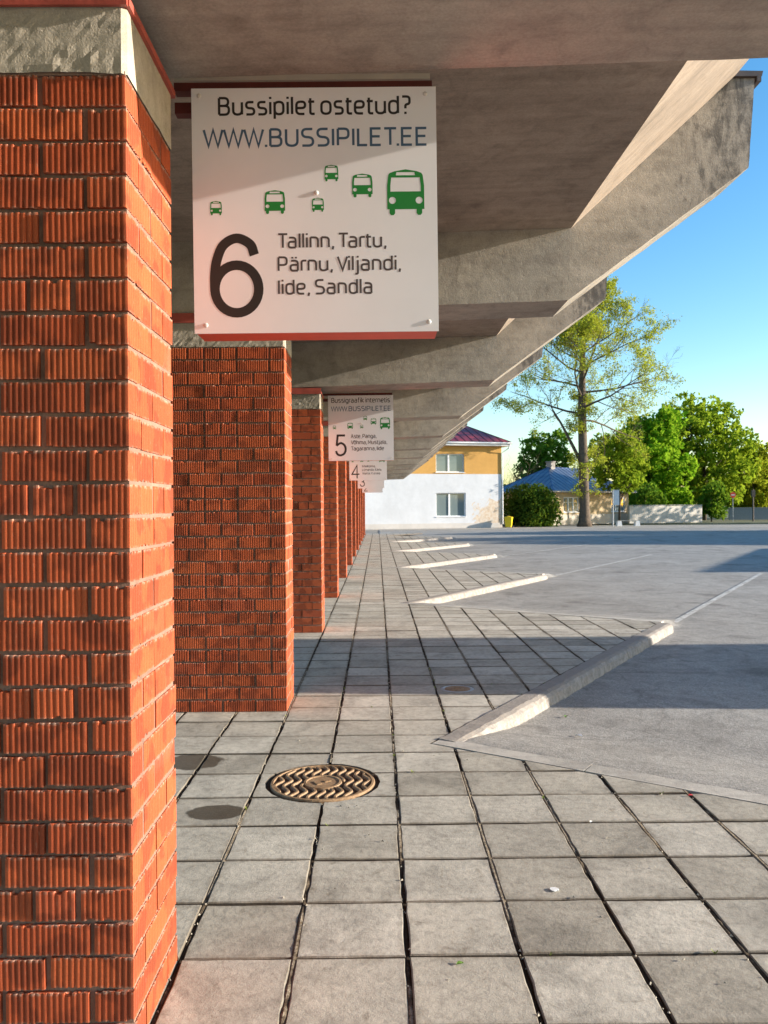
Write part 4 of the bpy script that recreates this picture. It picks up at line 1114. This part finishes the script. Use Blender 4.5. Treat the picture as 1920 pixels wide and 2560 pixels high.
hip_roof(wb, -LW - .6, .62, -.6, DP + .6, 6.92, 8.85, metal_roof('maroon sheet roof', (.26, .030, .028)), plain('maroon seam', (.20, .03, .03), .45, .2), .62, 2.6)
m = MB(); m.box(-LW - .58, .60, -.58, DP + .58, 6.62, 6.905); obj('eaves', m, plain('chalky white eaves', (.66, .66, .66), .8, .15, 1.5), wb)
m = MB(); m.tube([(-LW - .6, -.66, 6.83), (.66, -.66, 6.83)], [.07, .07], 8); obj('gutter', m, 'white_paint', wb)
m = MB(); m.tube([(.50, -.62, 6.8), (.45, -.45, 6.45), (.06, -.06, 6.1), (.06, -.06, .3)], [.05] * 4, 8); obj('downpipe', m, 'white_paint', wb)
m = MB(); m.box(-LW, .03, -.04, -.003, 0, .42); obj('plinth', m, plaster('grey plinth', (.56, .53, .50)), wb)

# yellow bin at the corner
yb = thing('grit_bin', 'bright yellow plastic bin at the corner of the white building', 'bin', (10.55, 64.35, -.1), R(-20))
m = MB(); m.add([(-.22, -.2, .05), (.22, -.2, .05), (.22, .2, .05), (-.22, .2, .05), (-.29, -.27, .78), (.29, -.27, .78), (.29, .27, .78), (-.29, .27, .78)],
                [(3, 2, 1, 0), (4, 5, 6, 7), (0, 1, 5, 4), (1, 2, 6, 5), (2, 3, 7, 6), (3, 0, 4, 7)]); YEL = plain('yellow plastic', (.75, .52, .01), .45, .08); obj('body', m, YEL, yb)
m = MB(); m.prism_y([(-.32, .782), (.32, .782), (.30, .85), (.0, .93), (-.30, .85)], -.3, .3); obj('lid', m, YEL, yb)
for s in (-1, 1):
    m = MB(); m.tube([(s * .23, .2, .09), (s * .29, .2, .09)], [.09, .09], 10); obj('wheel', m, 'black_rubber', yb)

# cream house with blue roof, seen on its corner
bh = thing('blue_roofed_house', 'low cream house with blue sheet metal roof behind the tall tree', 'house', (15.8, 72.0, -.12), R(38))
CREAM = plaster('cream plaster', (.47, .36, .22)); PALE = plaster('pale plinth plaster', (.50, .45, .38))
HL, HD = 11.5, 6.6
hw = [(1.5, 3.7, 1.15, 2.55), (8.7, 10.9, 1.15, 2.55)]
obj('wall', wall_holes(0, HL, .95, 3.1, hw, 0, .3), CREAM, bh); m = MB(); m.box(0, HL, -.03, .3, 0, .947); obj('plinth', m, PALE, bh)
m = MB(); m.box(.002, .3, .302, HD, 0, 3.1); m.box(HL - .3, HL - .002, .302, HD, 0, 3.1); m.box(.302, HL - .302, HD - .3, HD, 0, 3.1); obj('side_wall', m, CREAM, bh)
for h in hw: window(bh, h[0], h[1], h[2], h[3], .1, (.33, .66), True, .09, (.66,))
rf = hip_roof(bh, -.6, HL + .6, -.6, HD + .6, 3.12, 5.45, metal_roof('blue sheet roof', (.27, .31, .37), .8), plain('blue seam', (.05, .11, .30), .45, .2), .6)
m = MB(); m.box(3.4, 4.0, 3.0, 3.6, 4.6, 5.95); m.box(3.34, 4.06, 2.94, 3.66, 5.95, 6.03); obj('chimney', m, concrete('chimney render', (.30, .28, .26), 'Object'), rf)
m = MB(); m.box(-.58, HL + .58, -.58, HD + .58, 2.98, 3.115); obj('eaves', m, plain('pale soffit board', (.45, .43, .40), .8, .1), bh)
# low white garden wall and the grey one at the far right
gw = thing('garden_wall', 'low whitewashed garden wall in dappled shade under the trees', 'wall', (24.3, 77.0, -.12), R(20))
m = MB()
for q in range(4):
    m = MB(); m.box(q * 2.2 + .01, q * 2.2 + 2.19, 0, .3, 0, 1.66 + (.05 if q % 2 else 0)); obj('wall_panel', m, plaster('whitewash', (.62, .58, .52)), gw)
m = MB(); m.box(-.02, 8.82, -.04, .34, 1.715, 1.78); obj('coping', m, plain('grey coping', (.40, .38, .35), .9, .15), gw)
g2 = thing('garden_wall', 'low grey blue wall in shade at the far right', 'wall', (40.6, 92, -.12), R(-3))
m = MB(); m.box(0, 14, 0, .3, 0, 1.35); obj('wall_panel', m, plain('grey render', (.24, .26, .29), .9, .1), g2)
m = MB(); m.box(-.04, 14.04, -.04, .34, 1.352, 1.42); obj('coping', m, plain('grey coping stone', (.3, .3, .31), .9, .1), g2)

# bench, post with panel, traffic sign, dark post
bn = thing('bench', 'concrete bench with two white supports near the tree trunk', 'bench', (20.05, 67.0, -.1), R(3))
for s in (0, 1.55):
    m = MB(); m.prism_y([(s, 0), (s + .42, 0), (s + .36, .42), (s + .06, .42)], -.2, .2); obj('support', m, 'white_paint', bn)
for q in range(3):
    m = MB(); m.box(.02, 1.95, -.19 + q * .13, -.07 + q * .13, .422, .462); obj('seat_slat', m, plain('weathered slat', (.34, .33, .31), .8, .2), bn)
sp = thing('information_post', 'light grey post with tall narrow panel in front of the cream house', 'post', (19.55, 66.3, -.1))
m = MB(); m.tube([(0, 0, 0), (0, 0, 3.05)], [.06, .05], 8); obj('pole', m, 'galv', sp)
m = MB(); m.box(.06, .52, -.025, .025, 1.75, 2.98); obj('panel', m, plain('pale blue grey panel', (.34, .42, .50), .4, .1), sp)
m = MB(); m.box(.02, .56, -.035, .035, 2.985, 3.03); obj('panel_top', m, 'galv', sp)
ts = thing('traffic_sign', 'round red traffic sign on thin grey pole at the far right', 'traffic sign', (36.1, 81.0, -.1))
m = MB(); m.tube([(0, 0, 0), (0, 0, 3.0)], [.035, .035], 8); obj('pole', m, 'galv', ts)
m = MB(); m.tube([(0, -.05, 2.72), (0, -.03, 2.72)], [.30, .30], 24); obj('disc', m, 'red_paint', ts)
m = MB(); m.box(-.20, .20, -.055, -.0505, 2.67, 2.77); obj('bar', m, 'white_paint', ts)
dp = thing('dark_post', 'dark slender post with small box right of the traffic sign', 'post', (38.4, 81.5, -.1))
m = MB(); m.tube([(0, 0, 0), (0, 0, 3.3)], [.09, .07], 8); obj('pole', m, 'flash', dp)
m = MB(); m.box(-.16, .16, -.14, .14, 2.5, 3.2); obj('box', m, 'flash', dp)

# ------------------------------------------------------------------ unseen things added right of the frame to throw the long shadows
bus = thing('shadow_coach', 'parked white bus added out of view to throw the wide shadow band', 'shadow_coach', (9.2, 6.35, ASPH))  # added unseen to cast the wide shadow across the platform
m = MB(); prof_b = [(0.05, .35), (12, .35), (12, 3.3), (11.8, 3.5), (.7, 3.5), (.35, 3.35), (.08, 2.2), (0, 1.1)]; m.prism_y(prof_b, 0, 2.62); obj('body', m, plain('white coach paint', (.7, .7, .7), .3, .04), bus)
DG = glass_mat('tinted glass', (.03, .035, .04))
for sd_ in (0, 1):
    y0 = -.012 if sd_ == 0 else 2.622
    for q in range(7): m = MB(); m.box(1.2 + q * 1.5, 2.6 + q * 1.5, y0, y0 + .01, 1.7, 2.9); obj('side_window', m, DG, bus)
    for wx in (2.6, 8.6, 9.9): m = MB(); m.tube([(wx, y0 - .06 + .12 * sd_ - .1 * sd_, .48), (wx, y0 + .2 - .3 * sd_, .48)], [.48, .48], 18); obj('wheel', m, 'black_rubber', bus)
m = MB(); m.add([(-.012, .2, 1.25), (-.012, 2.42, 1.25), (.06, 2.42, 2.2), (.06, .2, 2.2), (.30, 2.42, 3.2), (.30, .2, 3.2)], [(0, 1, 2, 3), (3, 2, 4, 5)]); obj('windscreen', m, DG, bus)
for yy in (.3, 2.0): m = MB(); m.box(-.03, .05, yy, yy + .32, .75, .95); obj('headlight', m, 'bolt', bus)
for q, (x, y, h, r, lf_, n, s) in enumerate([(46, 36.0, 9.5, 4.0, 'dark', 6000, .36), (52, 40.5, 11.6, 5.2, 'olive', 6500, .38), (57, 48, 12.5, 5.0, 'dark', 6000, .38), (50, 75.0, 11.8, 5.2, 'olive', 2500, .30)]):
    leafy_tree(['dark mid height tree', 'tall olive green tree', 'tallest dark tree', 'airy olive tree added for dappled shade'][q] + ' beyond the right side of the lot', (x, y, -.15), h, r, lf_, n, s, 60 + q, .22, .6, -.12, group='trees along the right side of the lot')  # last tree added unseen, thinly leaved, to dapple the wall and house

sh = thing('shadow_shelter', 'invented open shed right of the view, roof sloped to shape its shadow', 'shadow_shelter', (25.0, 19.7, ASPH))  # invented out of view; its outline shapes the shadow on the lot
for x in (.15, 5.85):
    for y, h in ((.15, 3.74), (5.5, 2.9), (10.4, 2.15)): m = MB(); m.box(x - .08, x + .08, y - .08, y + .08, 0, h); obj('post', m, 'galv', sh)
m = MB(); m.add([(0, 0, 0), (0, 10.8, 0), (0, 10.8, 2.1), (0, 0, 3.78), (.05, 0, 0), (.05, 10.8, 0), (.05, 10.8, 2.1), (.05, 0, 3.78)], [(0, 1, 2, 3), (7, 6, 5, 4), (0, 4, 5, 1), (1, 5, 6, 2), (2, 6, 7, 3), (3, 7, 4, 0)])
obj('end_wall', m, 'galv', sh)
m = MB(); m.box(.052, 6, 10.7, 10.75, 0, 2.2); obj('rear_wall', m, 'galv', sh)
m = MB(); m.add([(-.3, -.25, 3.84), (6.3, -.25, 3.84), (6.3, 11.0, 2.2), (-.3, 11.0, 2.2), (-.3, -.25, 3.95), (6.3, -.25, 3.95), (6.3, 11.0, 2.32), (-.3, 11.0, 2.32)],
                [(3, 2, 1, 0), (4, 5, 6, 7), (0, 1, 5, 4), (1, 2, 6, 5), (2, 3, 7, 6), (3, 0, 4, 7)]); obj('roof', m, 'flash', sh)
